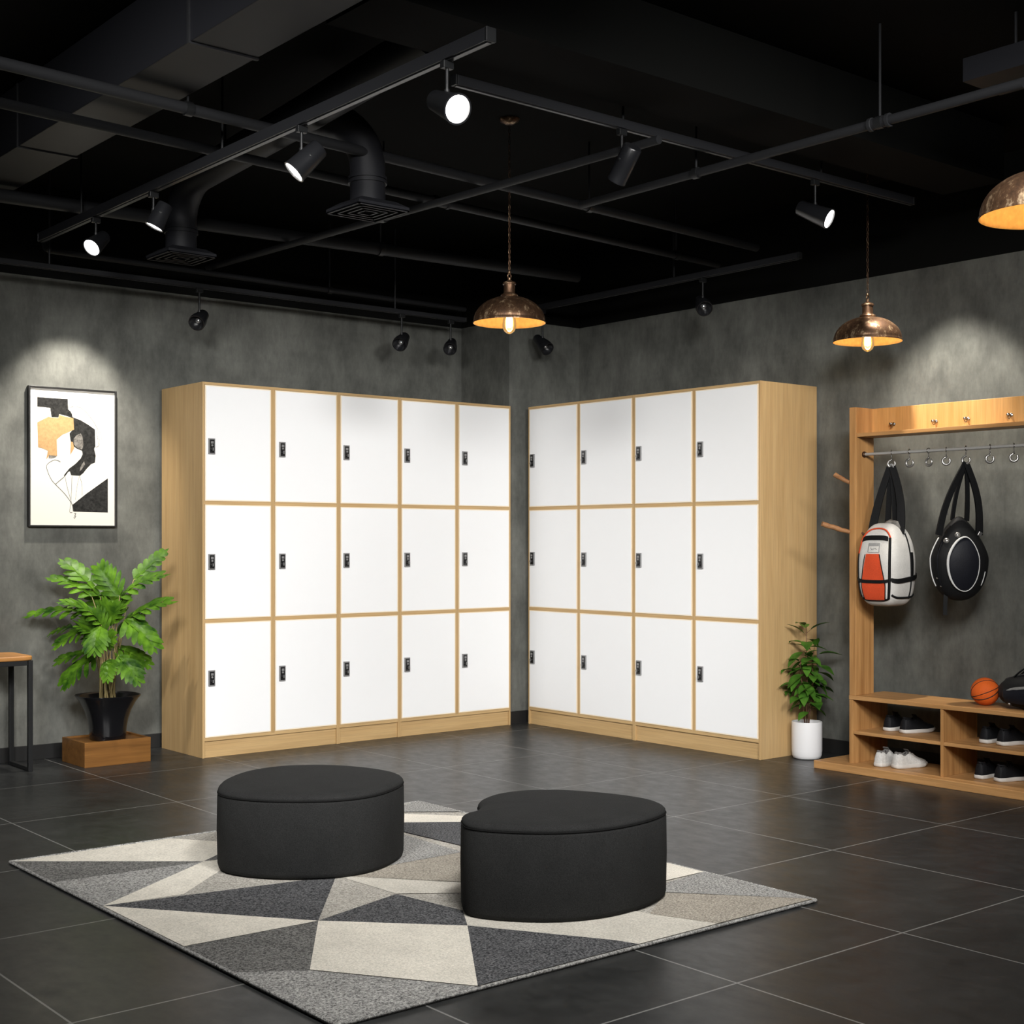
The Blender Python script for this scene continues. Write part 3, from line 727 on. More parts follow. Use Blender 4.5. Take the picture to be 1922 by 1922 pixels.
def sheet(b, fn, u0, u1, v0, v1, nu=10, nv=14, th=.004, mi=0):
    # closed thin pad: fn(u, v, off); u0/u1 may depend on v
    def U(u, v): 
        a = u0(v) if callable(u0) else u0; c = u1(v) if callable(u1) else u1; return a+(c-a)*u
    vs = []; fs = []
    for o in (-.002, th):
        for j in range(nv+1):
            v = v0+(v1-v0)*j/nv
            for i in range(nu+1): vs.append(fn(U(i/nu, v), v, o))
    W = nu+1; K = W*(nv+1)
    for j in range(nv):
        for i in range(nu):
            a, bb, c, d = j*W+i, j*W+i+1, (j+1)*W+i+1, (j+1)*W+i; fs += [(K+a, K+bb, K+c, K+d), (d, c, bb, a)]
    for i in range(nu): fs += [(i, i+1, K+i+1, K+i), (nv*W+i, K+nv*W+i, K+nv*W+i+1, nv*W+i+1)]
    for j in range(nv): fs += [(j*W, K+j*W, K+(j+1)*W, (j+1)*W), (j*W+nu, (j+1)*W+nu, K+(j+1)*W+nu, K+j*W+nu)]
    return b.add(vs, fs, mi)

# white / orange backpack
bp = thing('backpack', 'white and orange-red sports backpack with black straps, hanging from the rail', 'bag', (6.492, HY[0]+.008, 1.168), -PI/2)
tp = lambda z: ((1-.28*max(0, z)**2)*(1-.12*max(0, -z)**2), (1-.42*max(0, z)**1.8)*(1-.06*max(0, -z)**2))
f1 = sblock(.128, .128, .230, 4.4, tp)
blob(f1, 24).build('body', M['bag_white'], bp, smooth=180)
b = B(); sheet(b, lambda s, t, o: front(f1, s, t, o), lambda t: -.62+.34*max(0, (t+.5)), lambda t: .62-.42*max(0, (t+.5)), -1.0, .26, 12, 24, .004)
b.build('front_panel', M['bag_red'], bp, smooth=60)
b = B(); sheet(b, lambda s, t, o: front(f1, s, t, o), -.80, .74, .60, .73, 12, 4, .006); b.build('front_zip_band', M['bag_black'], bp, smooth=60)
b = B(); sheet(b, lambda s, t, o: front(f1, s, t, o), -.30, .30, .30, .52, 8, 6, .005); b.build('label_patch', M['bag_grey'], bp, smooth=60)
b = B(); sheet(b, lambda s, t, o: front(f1, s, t, o), -.24, .27, .30, .44, 8, 6, .007); pa = b.build('label_plate', M['bag_white'], bp, smooth=60)
b = B(); q = []
for k in range(41): 
    u = k/40; q.append(front(f1, -.15+.34*u, .372+.022*math.sin(u*26)*(1-.5*u)+.012*math.cos(u*9), .0075))
b.tube(q, .0008, 4); b.build('script_lettering', M['bag_black'], bp)
def hoop(fn): return [fn(k/20) for k in range(21)]
b = B(); arc = [front(f1, .90*math.cos(a), .66+.36*math.sin(a), .003) for a in [PI-PI*k/28 for k in range(29)]]
b.tube([front(f1, -.92, .30, .003)]+arc, .0045, 8); b.build('red_piping', M['bag_red'], bp, smooth=180)
b = B()
b.tube([front(f1, .86, .72-1.70*k/24, .003) for k in range(25)], .0075, 8)
b.tube([front(f1, -.93, .55-1.5*k/24, .002) for k in range(25)], .0035, 8)
b.tube([front(f1, -.64+.30*max(0, (t+.5)), t, .004) for t in [-.95+1.2*k/20 for k in range(21)]], .0022, 6)
b.tube([front(f1, .64-.42*max(0, (t+.5)), t, .004) for t in [-.95+1.2*k/20 for k in range(21)]], .0028, 6)
b.tube([sidep(f1, .30-.10*t, t, .002) for t in [.80-1.70*k/20 for k in range(21)]], .0042, 8)
b.tube([front(f1, s, -.99, .0) for s in [-.9+1.8*k/16 for k in range(17)]], .006, 8)
b.tube([sidep(f1, s, -.86, .001) for s in [-.95+1.9*k/16 for k in range(17)]], .006, 8)
b.build('black_piping', M['bag_black'], bp, smooth=180)
b = B(); sheet(b, lambda s, t, o: front(f1, s, t, o), -1., 1., -.44, -.36, 14, 3, .008)
sheet(b, lambda s, t, o: sidep(f1, s, t + .13*max(0, s+1)/2, o), -1., 1., -.47, -.36, 14, 3, .008); b.build('waist_strap', M['bag_black'], bp, smooth=60)
b = B(); sheet(b, lambda s, t, o: sidep(f1, s, t, o), lambda t: .30-.02*t, lambda t: .48, -.30, .30, 4, 14, .005); b.build('side_strap', M['bag_black'], bp, smooth=60)
# mesh pocket on top, grab
b = B().tube([Vector((.0, -.02, .222)), Vector((.03, -.01, .232)), Vector((.065, .0, .224)), Vector((.090, .01, .192))], [.012, .019, .02, .01], 10); b.build('top_handle_pad', M['inkgrey'], bp, smooth=180)
topz = RODZ-.076-1.168
def strap(b, x0, y0, z0, x1, w, bow, y1=0., ztop=None):
    pts = []; N = 16; zt_ = ztop if ztop is not None else topz
    for k in range(N+1):
        t = k/N; pts.append(Vector((x0+(x1+.008-x0)*t**1.3 + bow*math.sin(PI*t), y0+(.030-y0)*t, z0+(zt_-z0)*t)))
    b.ribbon(pts, Vector((1, .35, 0)), [w*(1-.25*k/N) for k in range(N+1)], .011)
b = B(); strap(b, -.078, -.03, .165, -.008, .046, -.006); strap(b, -.03, .05, .19, -.004, .032, .002); b.build('shoulder_strap', M['bag_black'], bp, smooth=50)
b = B(); strap(b, .085, .0, .17, .008, .046, .020); strap(b, .032, .04, .195, .004, .034, .0); b.build('shoulder_strap', M['bag_black'], bp, smooth=50)
b = B().tube([Vector((.008+x, .030, topz+z)) for x, z in ((-.014, -.006), (-.009, .008), (0, .012), (.010, .008), (.015, -.006))], .006, 8); b.build('hanging_loop', M['bag_grey'], bp, smooth=180)

# black racket bag
BC = Vector((6.525, HY[4]+.045, 1.205))
rb_ = thing('racket_bag', 'black teardrop sports bag with white piping hanging right of the white and orange backpack', 'bag', BC, R(-40))
def tp2(z):
    w = (1-.56*max(0, z)**1.3)*(1-.05*max(0, -z)**2); return (w, 1-.30*max(0, z)**1.5)
f2 = sblock(.155, .090, .224, 2.25, tp2)
blob(f2, 24).build('body', M['bag_black'], rb_, smooth=180)
def oval(a, off, cs=.10, ct=-.20, rs=.56, rt=.72): return front(f2, cs+rs*math.cos(a)*(1 if math.sin(a) > 0 else 1-.15*abs(math.sin(a))), ct+rt*math.sin(a), off)
def pk(a, s): return (.10+s*(.46 if math.cos(a) > 0 else .68)*math.cos(a)*(1+.10*math.sin(a)), -.24+s*.78*(1-.0*math.cos(a))*math.sin(a))
b = B(); nn = 40; ring = []; 
for k in range(7):
    s = 1-k/7.
    for j in range(nn): a = 2*PI*j/nn; ring.append(front(f2, *pk(a, s), .010+.004*(1-s)))
fs = []
for k in range(6):
    for j in range(nn): fs.append((k*nn+j, k*nn+(j+1) % nn, (k+1)*nn+(j+1) % nn, (k+1)*nn+j))
fs.append(tuple(range(6*nn, 7*nn)))
rim = [front(f2, *pk(2*PI*j/nn, 1), -.004) for j in range(nn)]
o = len(ring); ring += rim
for j in range(nn): fs.append((j, o+j, o+(j+1) % nn, (j+1) % nn))
b.add(ring, fs); b.build('front_pocket', M['bag_navy'], rb_, smooth=180)
b = B(); pts = [front(f2, *pk(a, 1.02), .010) for a in [2*PI*j/48 for j in range(48)]]
rr = [.0026+.0046*max(0, math.cos(2*PI*j/48-PI*.88)) for j in range(48)]
b.tube(pts, rr, 8, closed=True); b.build('pocket_piping', M['piping_white'], rb_, smooth=180)
b = B(); b.tube([f2((-1.0, -.15, .55-1.35*k/20))*1.012 for k in range(21)], .0034, 8); b.build('side_piping', M['piping_white'], rb_, smooth=180); b = B(); b.tube([f2((.9, -.75, -.35-.5*k/10))*1.01 for k in range(11)], .0024, 6); b.build('side_piping', M['piping_white'], rb_, smooth=180)
b = B(); b.tube([f2((-.85, -.62, .45-1.3*k/20))*1.006 for k in range(21)], .0022, 6); b.build('seam', M['bag_navy'], rb_, smooth=180)
for s_, t_ in ((-.93, .60), (-.28, .66)):
    p = front(f2, s_, t_, .002); n_ = (front(f2, s_, t_, .01)-front(f2, s_, t_, 0)).normalized()
    B().lathe([(.0, .006), (.004, .005), (.007, .009), (.0125, .007), (.0155, .0)], 20, 0, p, n_).build('strap_rivet', M['chrome'], rb_, smooth=50)
tz2 = RODZ-.076-BC.z
def hk(loc): # world point into bag frame
    return Matrix.Rotation(R(40), 4, 'Z') @ (Vector(loc)-BC)
top2 = hk((RODX, HY[4], RODZ-.074))
def strap2(b, p0, bow, w):
    N = 16; p0 = Vector(p0); pts = []
    for k in range(N+1):
        t = k/N; p = p0.lerp(top2, t); p.x += bow*math.sin(PI*t) + (p0.x-top2.x)*.12*math.sin(PI*t); pts.append(p)
    b.ribbon(pts, Vector((1, .3, 0)), [w*(1-.2*k/N) for k in range(N+1)], .010)
b = B(); strap2(b, (-.120, -.045, .125), -.004, .038); b.build('shoulder_strap', M['bag_black'], rb_, smooth=50)
b = B(); strap2(b, (-.03, .015, .205), -.004, .022); b.build('inner_strap', M['bag_black'], rb_, smooth=50)
b = B(); strap2(b, (.098, -.030, .125), .018, .042); strap2(b, (.042, .0, .20), .004, .026); b.build('shoulder_strap', M['bag_black'], rb_, smooth=50)
b = B().box((-.019, -.004, -.006), (.019, .004, .006), 0, Matrix.Rotation(R(-10), 3, 'Y'), Vector((-.085, -.030, .235))); b.build('strap_buckle', M['dark_chrome'], rb_, bevel=.001); b = B()
b.box((-.012, -.004, -.010), (.012, .004, .010), 0, Matrix.Rotation(R(-60), 3, 'Y'), Vector((.100, -.040, .130))); b.build('strap_buckle', M['dark_chrome'], rb_, bevel=.001)
b = B().ribbon([Vector((-.075, -.02, -.19)), Vector((-.078, -.022, -.23)), Vector((-.080, -.024, -.300))], Vector((1, 0, 0)), .022, .004); b.build('loose_strap_end', M['bag_black'], rb_)
for s_, t_ in ((-.98, -.55), (-.86, -.80)): B().lathe([(.0, .004), (.004, .003), (.006, .0)], 10, 0, f2((s_, -.55, t_)), f2((s_, -.55, t_)).normalized()).build('zip_pull', M['chrome'], rb_, smooth=50)

# ------------------------------------------------------------------ ball and duffel on the bench
BR = .0735; bc = Vector((6.603, 4.069, PZ+BR))
ball = thing('basketball', 'small orange basketball resting on the rack bench beside the black duffel bag', 'ball', (bc.x, bc.y, PZ))
b = B().lathe([(BR*math.sin(PI*k/28), -BR*math.cos(PI*k/28)) for k in range(29)], 48, 0, (0, 0, BR)); b.build('sphere', M['ball'], ball, smooth=180)
vd = (CAM-bc).normalized(); rt = RGT; u2 = vd.cross(rt).normalized()
def great(n, r, shift=0.):
    n = n.normalized(); a = n.cross(UP if abs(n.z) < .9 else RGT).normalized(); c = n.cross(a); rr = math.sqrt(max(0, r*r-shift*shift))
    return [Vector((0, 0, BR)) + n*shift + a*math.cos(2*PI*k/64)*rr + c*math.sin(2*PI*k/64)*rr for k in range(64)]
b = B()
n1 = (u2 if u2.z > 0 else -u2)*.93 - rt*.37
for q_, w_ in ((n1, .0020), (n1*.62 - vd*.785, .0018), (n1*.907 + vd*.42, .0026)): b.tube(great(q_, BR+.0003), w_, 6, closed=True)
b.build('seam_lines', M['ball_line'], ball, smooth=180)
du = thing('duffel_bag', 'black duffel bag with a pale grey stripe on the bench, right of the basketball', 'bag', (6.635, 3.74, PZ), R(-90+4))
f3r = sblock(.245, .115, .088, 2.8, lambda z: (1-.10*max(0, z)**2, 1-.16*max(0, z)))
f3 = lambda p: f3r(p) + Vector((0, 0, .089))
blob(f3, 20).build('body', M['bag_black'], du, smooth=180)
def fr3(s, t, off):
    p = f3((s, -1, t)); e = .01; n = (f3((s+e, -1, t))-f3((s-e, -1, t))).cross(f3((s, -1, t+e))-f3((s, -1, t-e))).normalized()
    if n.y > 0: n = -n
    return p+n*off
b = B(); sheet(b, fr3, -.86, .8, -.62, .18, 16, 8, .012); b.build('front_pocket', M['bag_navy'], du, smooth=60)
b = B(); b.ribbon([fr3(-.72+1.4*k/20, .12+.22*math.sin(PI*k/20), .013) for k in range(21)], Vector((0, -.4, 1)), [.002+.012*math.sin(PI*min(1, k/8)) if k < 5 else .013 for k in range(21)], .003); b.build('reflective_stripe', M['bag_grey'], du, smooth=60)
b = B(); b.tube([Vector((-.225, -.05, .10)), Vector((-.20, -.03, .150)), Vector((-.12, -.01, .176)), Vector((.0, .0, .182)), Vector((.2, 0, .176))], .006, 8); b.build('top_zip', M['lock_black'], du, smooth=180)
for y in (-.035, .02):
    b = B(); b.ribbon([Vector((-.155+.20*k/14 , y, .165+.060*math.sin(PI*k/14))) for k in range(15)], Vector((0, 1, 0)), .018, .005); b.build('carry_handle', M['bag_black'], du, smooth=60)
b = B().tube([fr3(-.88, .1, .006), fr3(-.90, -.3, .008), fr3(-.78, -.68, .008), fr3(-.70, -.82, .012)], .004, 6); b.build('side_cord', M['lock_black'], du, smooth=180)
b = B().lathe([(.0, .006), (.005, .005), (.007, .0)], 10, 0, fr3(-.74, -.72, .012), (0, -1, 0)); b.build('metal_clip', M['chrome'], du, smooth=60)

# ------------------------------------------------------------------ shoes
def lerp_tab(tab, s):
    for (a, x), (b_, y) in zip(tab, tab[1:]):
        if s <= b_: t = (s-a)/(b_-a) if b_ > a else 0; t = t*t*(3-2*t); return x+(y-x)*t
    return tab[-1][1]
def shoe(label, kind, L=.225, W=.082, hs=1.):
    up = {'white': 'shoe_white', 'black': 'shoe_black'}[kind]
    t = thing('sneaker', label, 'shoe', (0, 0, 0), 0, 'sneakers on the rack shelves')
    hw = [(0, .24), (.04, .33), (.15, .40), (.35, .39), (.5, .42), (.7, .50), (.84, .46), (.94, .33), (1, .10)]
    ht = [(0, .078), (.05, .091), (.14, .094), (.24, .082), (.33, .084), (.40, .091), (.50, .080), (.66, .060), (.82, .048), (.92, .041), (1, .030)]
    zs = .022
    def sole_w(s): return W*lerp_tab(hw, s)
    N = 36; b = B(); vs = []; fs = []
    prof = [(.90, 0.), (1.0, .004), (1.04, .012), (1.03, zs), (.9, zs+.002)]
    outl = [(s, sole_w(s)) for s in [k/N for k in range(N+1)]]
    loop = [(L*s, -w) for s, w in outl] + [(L*s, w) for s, w in reversed(outl)]
    n = len(loop)
    for k, z in prof:
        for x, y in loop: vs.append((L/2+(x-L/2)*(1+(k-1)*.6), y*k, z + (.010*max(0, (x/L-.72)/.28)**2 if z < .02 else .004*max(0, (x/L-.72)/.28))))
    for r in range(len(prof)-1):
        for j in range(n): fs.append((r*n+j, r*n+(j+1) % n, (r+1)*n+(j+1) % n, (r+1)*n+j))
    fs += [tuple(range(n-1, -1, -1)), tuple(range((len(prof)-1)*n, len(prof)*n))]
    b.add(vs, fs); b.build('sole', M['sole'], t, smooth=50)
    b = B().prism([(L*.10+L*.8*s, y) for s, y in [(0, -.026), (.5, -.024), (1, -.022), (1, .022), (.5, .024), (0, .026)]], -.0005, .004); b.build('outsole', M['outsole'], t)
    # upper
    NS, NA = 40, 22
    def pt(i, j):
        s = i/NS; a = PI*j/NA; w = sole_w(s)*.97; h = (lerp_tab(ht, s)*hs - zs); c, sn = math.cos(a), math.sin(a)
        k = 2.6 if s > .5 else 3.2
        q = (abs(c)**k+abs(sn)**k)**(-1/k); y = w*c*q*(1-.22*(sn*q)**2*(1 if s < .5 else .7)); z = zs + h*sn*q
        if .035 < s < .40 and abs(y) < w*.56: z = min(z, zs + .010 + .02*abs(s-.2)); 
        xs = L*(.015+.97*s) + (-.004 + .010*(z-zs)/.07 if s < .15 else 0)
        return (xs, y, z)
    vs = [pt(i, j) for i in range(NS+1) for j in range(NA+1)]; fs = []; mi = []
    b = B()
    for i in range(NS):
        for j in range(NA):
            q = (i*(NA+1)+j, i*(NA+1)+j+1, (i+1)*(NA+1)+j+1, (i+1)*(NA+1)+j); s = (i+.5)/NS
            ins = sum(1 for k in q if (.03 < vs[k][0]/L < .42) and vs[k][2] < zs+.022 and abs(vs[k][1]) < sole_w(s)*.6)
            fs.append(q); mi.append(1 if ins >= 2 else 0)
    b.v = [Vector(v) for v in vs]; b.f = [list(q) for q in fs]; b.m = mi
    b.f += [[j for j in range(NA, -1, -1)], [NS*(NA+1)+j for j in range(NA+1)]]; b.m += [0, 0]
    u = b.build('upper', [M[up], M['lining_grey' if kind == 'white' else 'lining']], t, smooth=65)
    # collar padding, tongue, laces
    col = []
    for k in range(28):
        a = 2*PI*k/28; s = .215 + .165*math.cos(a); w = sole_w(s)*.60*math.sin(a)
        col.append((L*s, w, lerp_tab(ht, max(0, min(1, s)))*hs - .003 - .007*abs(math.sin(a))))
    B().tube(col, .0052, 8, closed=True).build('collar', M['lining_grey' if kind == 'white' else up], t, smooth=180)
    b = B().ribbon([Vector((L*.50, 0, .080*hs)), Vector((L*.42, 0, .089*hs)), Vector((L*.365, 0, .102*hs))], Vector((0, 1, 0)), [.026, .030, .034], .005); b.build('tongue', M['lining_grey' if kind == 'white' else up], t, smooth=60)
    b = B()
    for k in range(4):
        s = .44+.065*k; z = lerp_tab(ht, s)*hs + .0015
        b.tube([(L*s, -.017, z-.005), (L*(s+.01), 0, z+.002), (L*s, .017, z-.005)], .0022, 6)
    b.build('laces', M['sole' if kind == 'white' else 'lining'], t, smooth=180)
    return t
wsh = shoe('left shoe of the white sneaker pair in the bottom left bay of the rack', 'white')
bsh = shoe('left shoe of the black sneaker pair in the top left bay of the rack', 'black')
def place(src, first, px, py, z, rz, label):
    p = atz(px, py, z); 
    if first: src.location = (p.x, p.y, z+.0008); src.rotation_euler = (0, 0, rz); src['label'] = label
    else: dup(src, (p.x, p.y, z+.0008), rz, label)
ZB, ZS = .044, .229
place(wsh, True, 1647, 1440, ZB, R(4), 'left shoe of the white sneaker pair in the bottom left bay of the rack')
place(wsh, False, 1678, 1443, ZB, R(-14), 'right shoe of the white sneaker pair in the bottom left bay of the rack')
place(bsh, True, 1664, 1373, ZS, R(2), 'left shoe of the black sneaker pair in the top left bay of the rack')
place(bsh, False, 1693, 1377, ZS, R(-14), 'right shoe of the black sneaker pair in the top left bay of the rack')
place(bsh, False, 1845, 1396, ZS, R(0), 'left shoe of the black sneaker pair in the top bay under the basketball')
place(bsh, False, 1876, 1400, ZS, R(-14), 'right shoe of the black sneaker pair in the top bay under the duffel bag')
place(bsh, False, 1836, 1463, ZB, R(2), 'left shoe of the black sneaker pair in the bottom bay right of the white sneakers')
place(bsh, False, 1871, 1468, ZB, R(-14), 'right shoe of the black sneaker pair in the bottom bay at the right edge')

# ------------------------------------------------------------------ ceiling services
def pipe(name, label, cat, p, q, r, mats, hangers=(), couplings=(), group=None, n=14, sq=False, ext=0.):
    p, q = Vector(p), Vector(q); c = p.lerp(q, .5); d = (q-p).normalized(); p -= d*ext
    t = thing(name, label, cat, c, 0, group)
    if sq:
        s = d.cross(UP).normalized(); b = B()
        b.ribbon([p, q], s, r*2, r*2.3); b.build('rail_body', mats, t, off=c, bevel=.002)
        b = B(); b.ribbon([p - UP*(r*1.15+.002), q - UP*(r*1.15+.002)], s, r*.9, .004); b.build('conductor_slot', M['lock_black'], t, off=c)
        for e, s_ in ((p, -1), (q, 1)): b = B(); b.ribbon([e, e + d*s_*.012], s, r*2.1, r*2.4); b.build('end_cap', M['black_metal'], t, off=c, bevel=.002)
    else: B().tube([p, q], r, n).build('pipe', mats, t, smooth=40, off=c)
    L = (q-p).length
    for h in hangers:
        a = p + (q-p)*h
        B().tube([a + UP*r*.6, Vector((a.x, a.y, ZC))], .0055, 8).build('hanger_rod', M['black_pipe'], t, smooth=40, off=c)
        if not sq: B().lathe([(r+.0, -.016), (r+.006, -.016), (r+.006, .016), (r, .016)], 16, 0, a, d).build('pipe_clamp', M['black_metal'], t, smooth=40, off=c)
    for k in couplings:
        a = p + (q-p)*k; B().lathe([(r, -.05), (r+.008, -.05), (r+.008, -.035), (r+.004, -.033), (r+.004, .033), (r+.008, .035), (r+.008, .05), (r, .05)], 18, 0, a, d).build('coupling', mats, t, smooth=40, off=c)
    return t
def fr(p, q, px):    # fraction along p-q (pixel x)
    return (px-p[0])/(q[0]-p[0])
ZT1, ZT2, ZT3 = 2.985, 3.10, 2.95
t1a, t1b = atz(905, 62, ZT1), atz(88, 447, ZT1); t1a.x = t1b.x = (t1a.x+t1b.x)/2
t2a, t2b = atz(865, 147, ZT2), atz(1690, 382, ZT2); t2a.y = t2b.y = 4.32
t3a, t3b = atz(1490, 478, ZT3), atz(1012, 582, ZT3); t3a.x = t3b.x = 6.38; t3b.y = min(t3b.y, 7.50)
T1 = pipe('lighting_track', 'long black lighting track crossing the upper left ceiling with four lit spotlights', 'track', t1a, t1b, .020, M['track'], (.47, .86), sq=True, group='black ceiling tracks')
T2 = pipe('lighting_track', 'black lighting track from the ceiling centre towards the right wall, above a pendant lamp', 'track', t2a, t2b, .017, M['track'], (.3, .75), sq=True, group='black ceiling tracks')
T3 = pipe('lighting_track', 'short black lighting track close to the right wall above the right lockers', 'track', t3a, t3b, .016, M['track'], (.42,), sq=True, group='black ceiling tracks')
ZR = 2.86
r5a, r5b = atz(0, 489, ZR), atz(873, 600, ZR); r5a.y = r5b.y = (r5a.y+r5b.y)/2
T5 = pipe('lighting_track', 'thin black lighting track parallel to the left wall, carrying three unlit spotlights', 'track', r5a, r5b, .012, M['track'], (.30, .86), sq=True, group='black ceiling tracks', ext=1.0)
def cpipe(label, a, b_, z, r, hang=(), coup=(), ext=0., m='black_pipe'):
    return pipe('ceiling_pipe', label, 'pipe', atz(*a, z), atz(*b_, z), r, M[m], [fr(a, b_, h) for h in hang], [fr(a, b_, h) for h in coup], 'black pipes under the ceiling', ext=ext)
cpipe('black ceiling pipe, uppermost of those entering at the left edge', (0, 118), (1420, 465), 3.075, .024, (480, 1062), (), 1.2)
cpipe('black ceiling pipe, second down of those entering at the left edge', (0, 193), (1348, 497), 3.06, .022, (66, 1252), (70, 812), 1.2)
cpipe('thick black ceiling pipe passing behind the elbow of the left air duct', (0, 367), (1085, 520), 3.07, .036, (752,), (), 1.2)
cpipe('thin black ceiling pipe running just above the track along the left wall', (90, 470), (873, 581), 2.97, .017, (978-400,), (), 0)
cpipe('black ceiling pipe running from the centre towards the left wall behind the middle pendant lamp', (390, 503), (1237, 262), 3.015, .019, (800,), (), 0)
cpipe('black ceiling pipe at the upper right, crossing in front of the wide flat duct', (1090, 385), (1922, 155), 3.015, .020, (1360, 1705), (1705,), 0)
tpe = atz(85, 468, 2.97)
e = thing('pipe_elbow', 'small black pipe elbow dropping at the left end of the thin pipe over the picture', 'pipe', tpe)
B().tube([Vector((0, 0, .065)), Vector((0, 0, .02)), Vector((.006, .0, .006)), Vector((.028, 0, 0))], .020, 12).build('elbow', M['duct'], e, smooth=180)
B().lathe([(.020, -.012), (.025, -.012), (.025, .012), (.020, .012)], 14, 0, (0, 0, .05)).build('collar', M['black_metal'], e, smooth=40)

# round air duct with two drops
dz = 3.205; dr = .082
D1 = atz(690, 405, 2.80); D2 = atz(340, 490, 2.80)
du_ = thing('round_air_duct', 'dark round ceiling air duct with two downward diffuser drops', 'duct', (3.4, 5.5, dz)); do = Vector((3.4, 5.5, dz))
def bend(p, q, r_, n=8):  # quarter bend from horizontal point p to vertical point q
    out = []
    for k in range(n+1):
        a = PI/2*k/n; out.append(Vector((p.x+(q.x-p.x)*math.sin(a), p.y+(q.y-p.y)*math.sin(a), q.z+(p.z-q.z)*math.cos(a))))
    return out
m0 = Vector((3.10, 4.225, dz)); m1 = Vector((3.22, D1.y-.02, dz)); m2 = Vector((D2.x-.02, D2.y-.26, dz))
main = [m0, m1, m2] + bend(m2, Vector((D2.x, D2.y, dz-.20)), .2)[1:] + [Vector((D2.x, D2.y, 2.85))]
B().tube(main, dr, 28).build('main_duct', M['duct'], du_, smooth=50, off=do)
br0 = Vector((m1.x, D1.y, dz)); br1 = Vector((D1.x-.20, D1.y, dz))
B().tube([br0, br1] + bend(br1, Vector((D1.x, D1.y, dz-.18)), .2)[1:] + [Vector((D1.x, D1.y, 2.85))], dr, 28).build('branch_duct', M['duct'], du_, smooth=50, off=do)
for y in (4.6, 6.2): B().tube([(3.16 if y < 5 else 3.27, y, dz+dr*.9), (3.16 if y < 5 else 3.27, y, ZC)], .006, 8).build('hanger_rod', M['black_pipe'], du_, off=do)
for Dp in (D1, D2):
    b = B().lathe([(dr, .0), (dr+.008, .0), (dr+.008, .014), (dr, .014)], 28, 0, (Dp.x, Dp.y, 2.945)); b.lathe([(dr, .0), (dr+.007, .0), (dr+.007, .012), (dr, .012)], 28, 0, (Dp.x, Dp.y, 2.965)); b.build('collar', M['duct'], du_, smooth=40, off=do)
    b = B(); q = .138
    b.add([(Dp.x+x*k, Dp.y+y*k, z) for z, k in ((2.815, q), (2.832, q), (2.86, .094)) for x, y in ((-1,-1),(1,-1),(1,1),(-1,1))], [(0,1,5,4),(1,2,6,5),(2,3,7,6),(3,0,4,7),(4,5,9,8),(5,6,10,9),(6,7,11,10),(7,4,8,11)])
    for k in (.138, .105, .072, .04):
        b.box((Dp.x-k, Dp.y-k, 2.812), (Dp.x+k, Dp.y-k+.010, 2.819)); b.box((Dp.x-k, Dp.y+k-.010, 2.812), (Dp.x+k, Dp.y+k, 2.819)); b.box((Dp.x-k, Dp.y-k, 2.812), (Dp.x-k+.010, Dp.y+k, 2.819)); b.box((Dp.x+k-.010, Dp.y-k, 2.812), (Dp.x+k, Dp.y+k, 2.819))
    b.build('diffuser', M['duct'], du_, off=do)
# rectangular ducts
ra = thing('rectangular_air_duct', 'large dark rectangular air duct across the upper left corner of the ceiling', 'duct', (2.28, 5.5, 3.0)); ao = Vector((2.28, 5.5, 3.0))
B().box((2.312, 2.2, 3.125), (2.588, 8.14, ZC-.005)).build('duct_body', M['duct'], ra, off=ao, bevel=.003)
for y in (4.66, 6.40): B().box((2.305, y-.008, 3.118), (2.595, y+.008, ZC-.005)).build('flange', M['black_pipe'], ra, off=ao)
rb2 = thing('rectangular_air_duct', 'wide flat black duct along the ceiling above the right lighting track', 'duct', (4.45, 4.03, 3.14)); bo = Vector((4.45, 4.03, 3.14))
B().box((2.62, 3.86, 3.135), (6.44, 4.215, ZC-.005)).build('duct_body', M['black_paint'], rb2, off=bo)
rc2 = thing('rectangular_air_duct', 'short grey-black rectangular duct end at the upper right edge, behind the upper right pipe', 'duct', (5.08, 2.6, 3.2)); co = Vector((5.08, 2.6, 3.2))
B().box((4.955, 1.6, 3.15), (5.23, 3.155, 3.245)).build('duct_body', M['duct'], rc2, off=co, bevel=.003)
for y in (1.8, 3.0): B().tube([(5.09, y, 3.245), (5.09, y, ZC)], .006, 8).build('hanger_rod', M['black_pipe'], rc2, off=co)

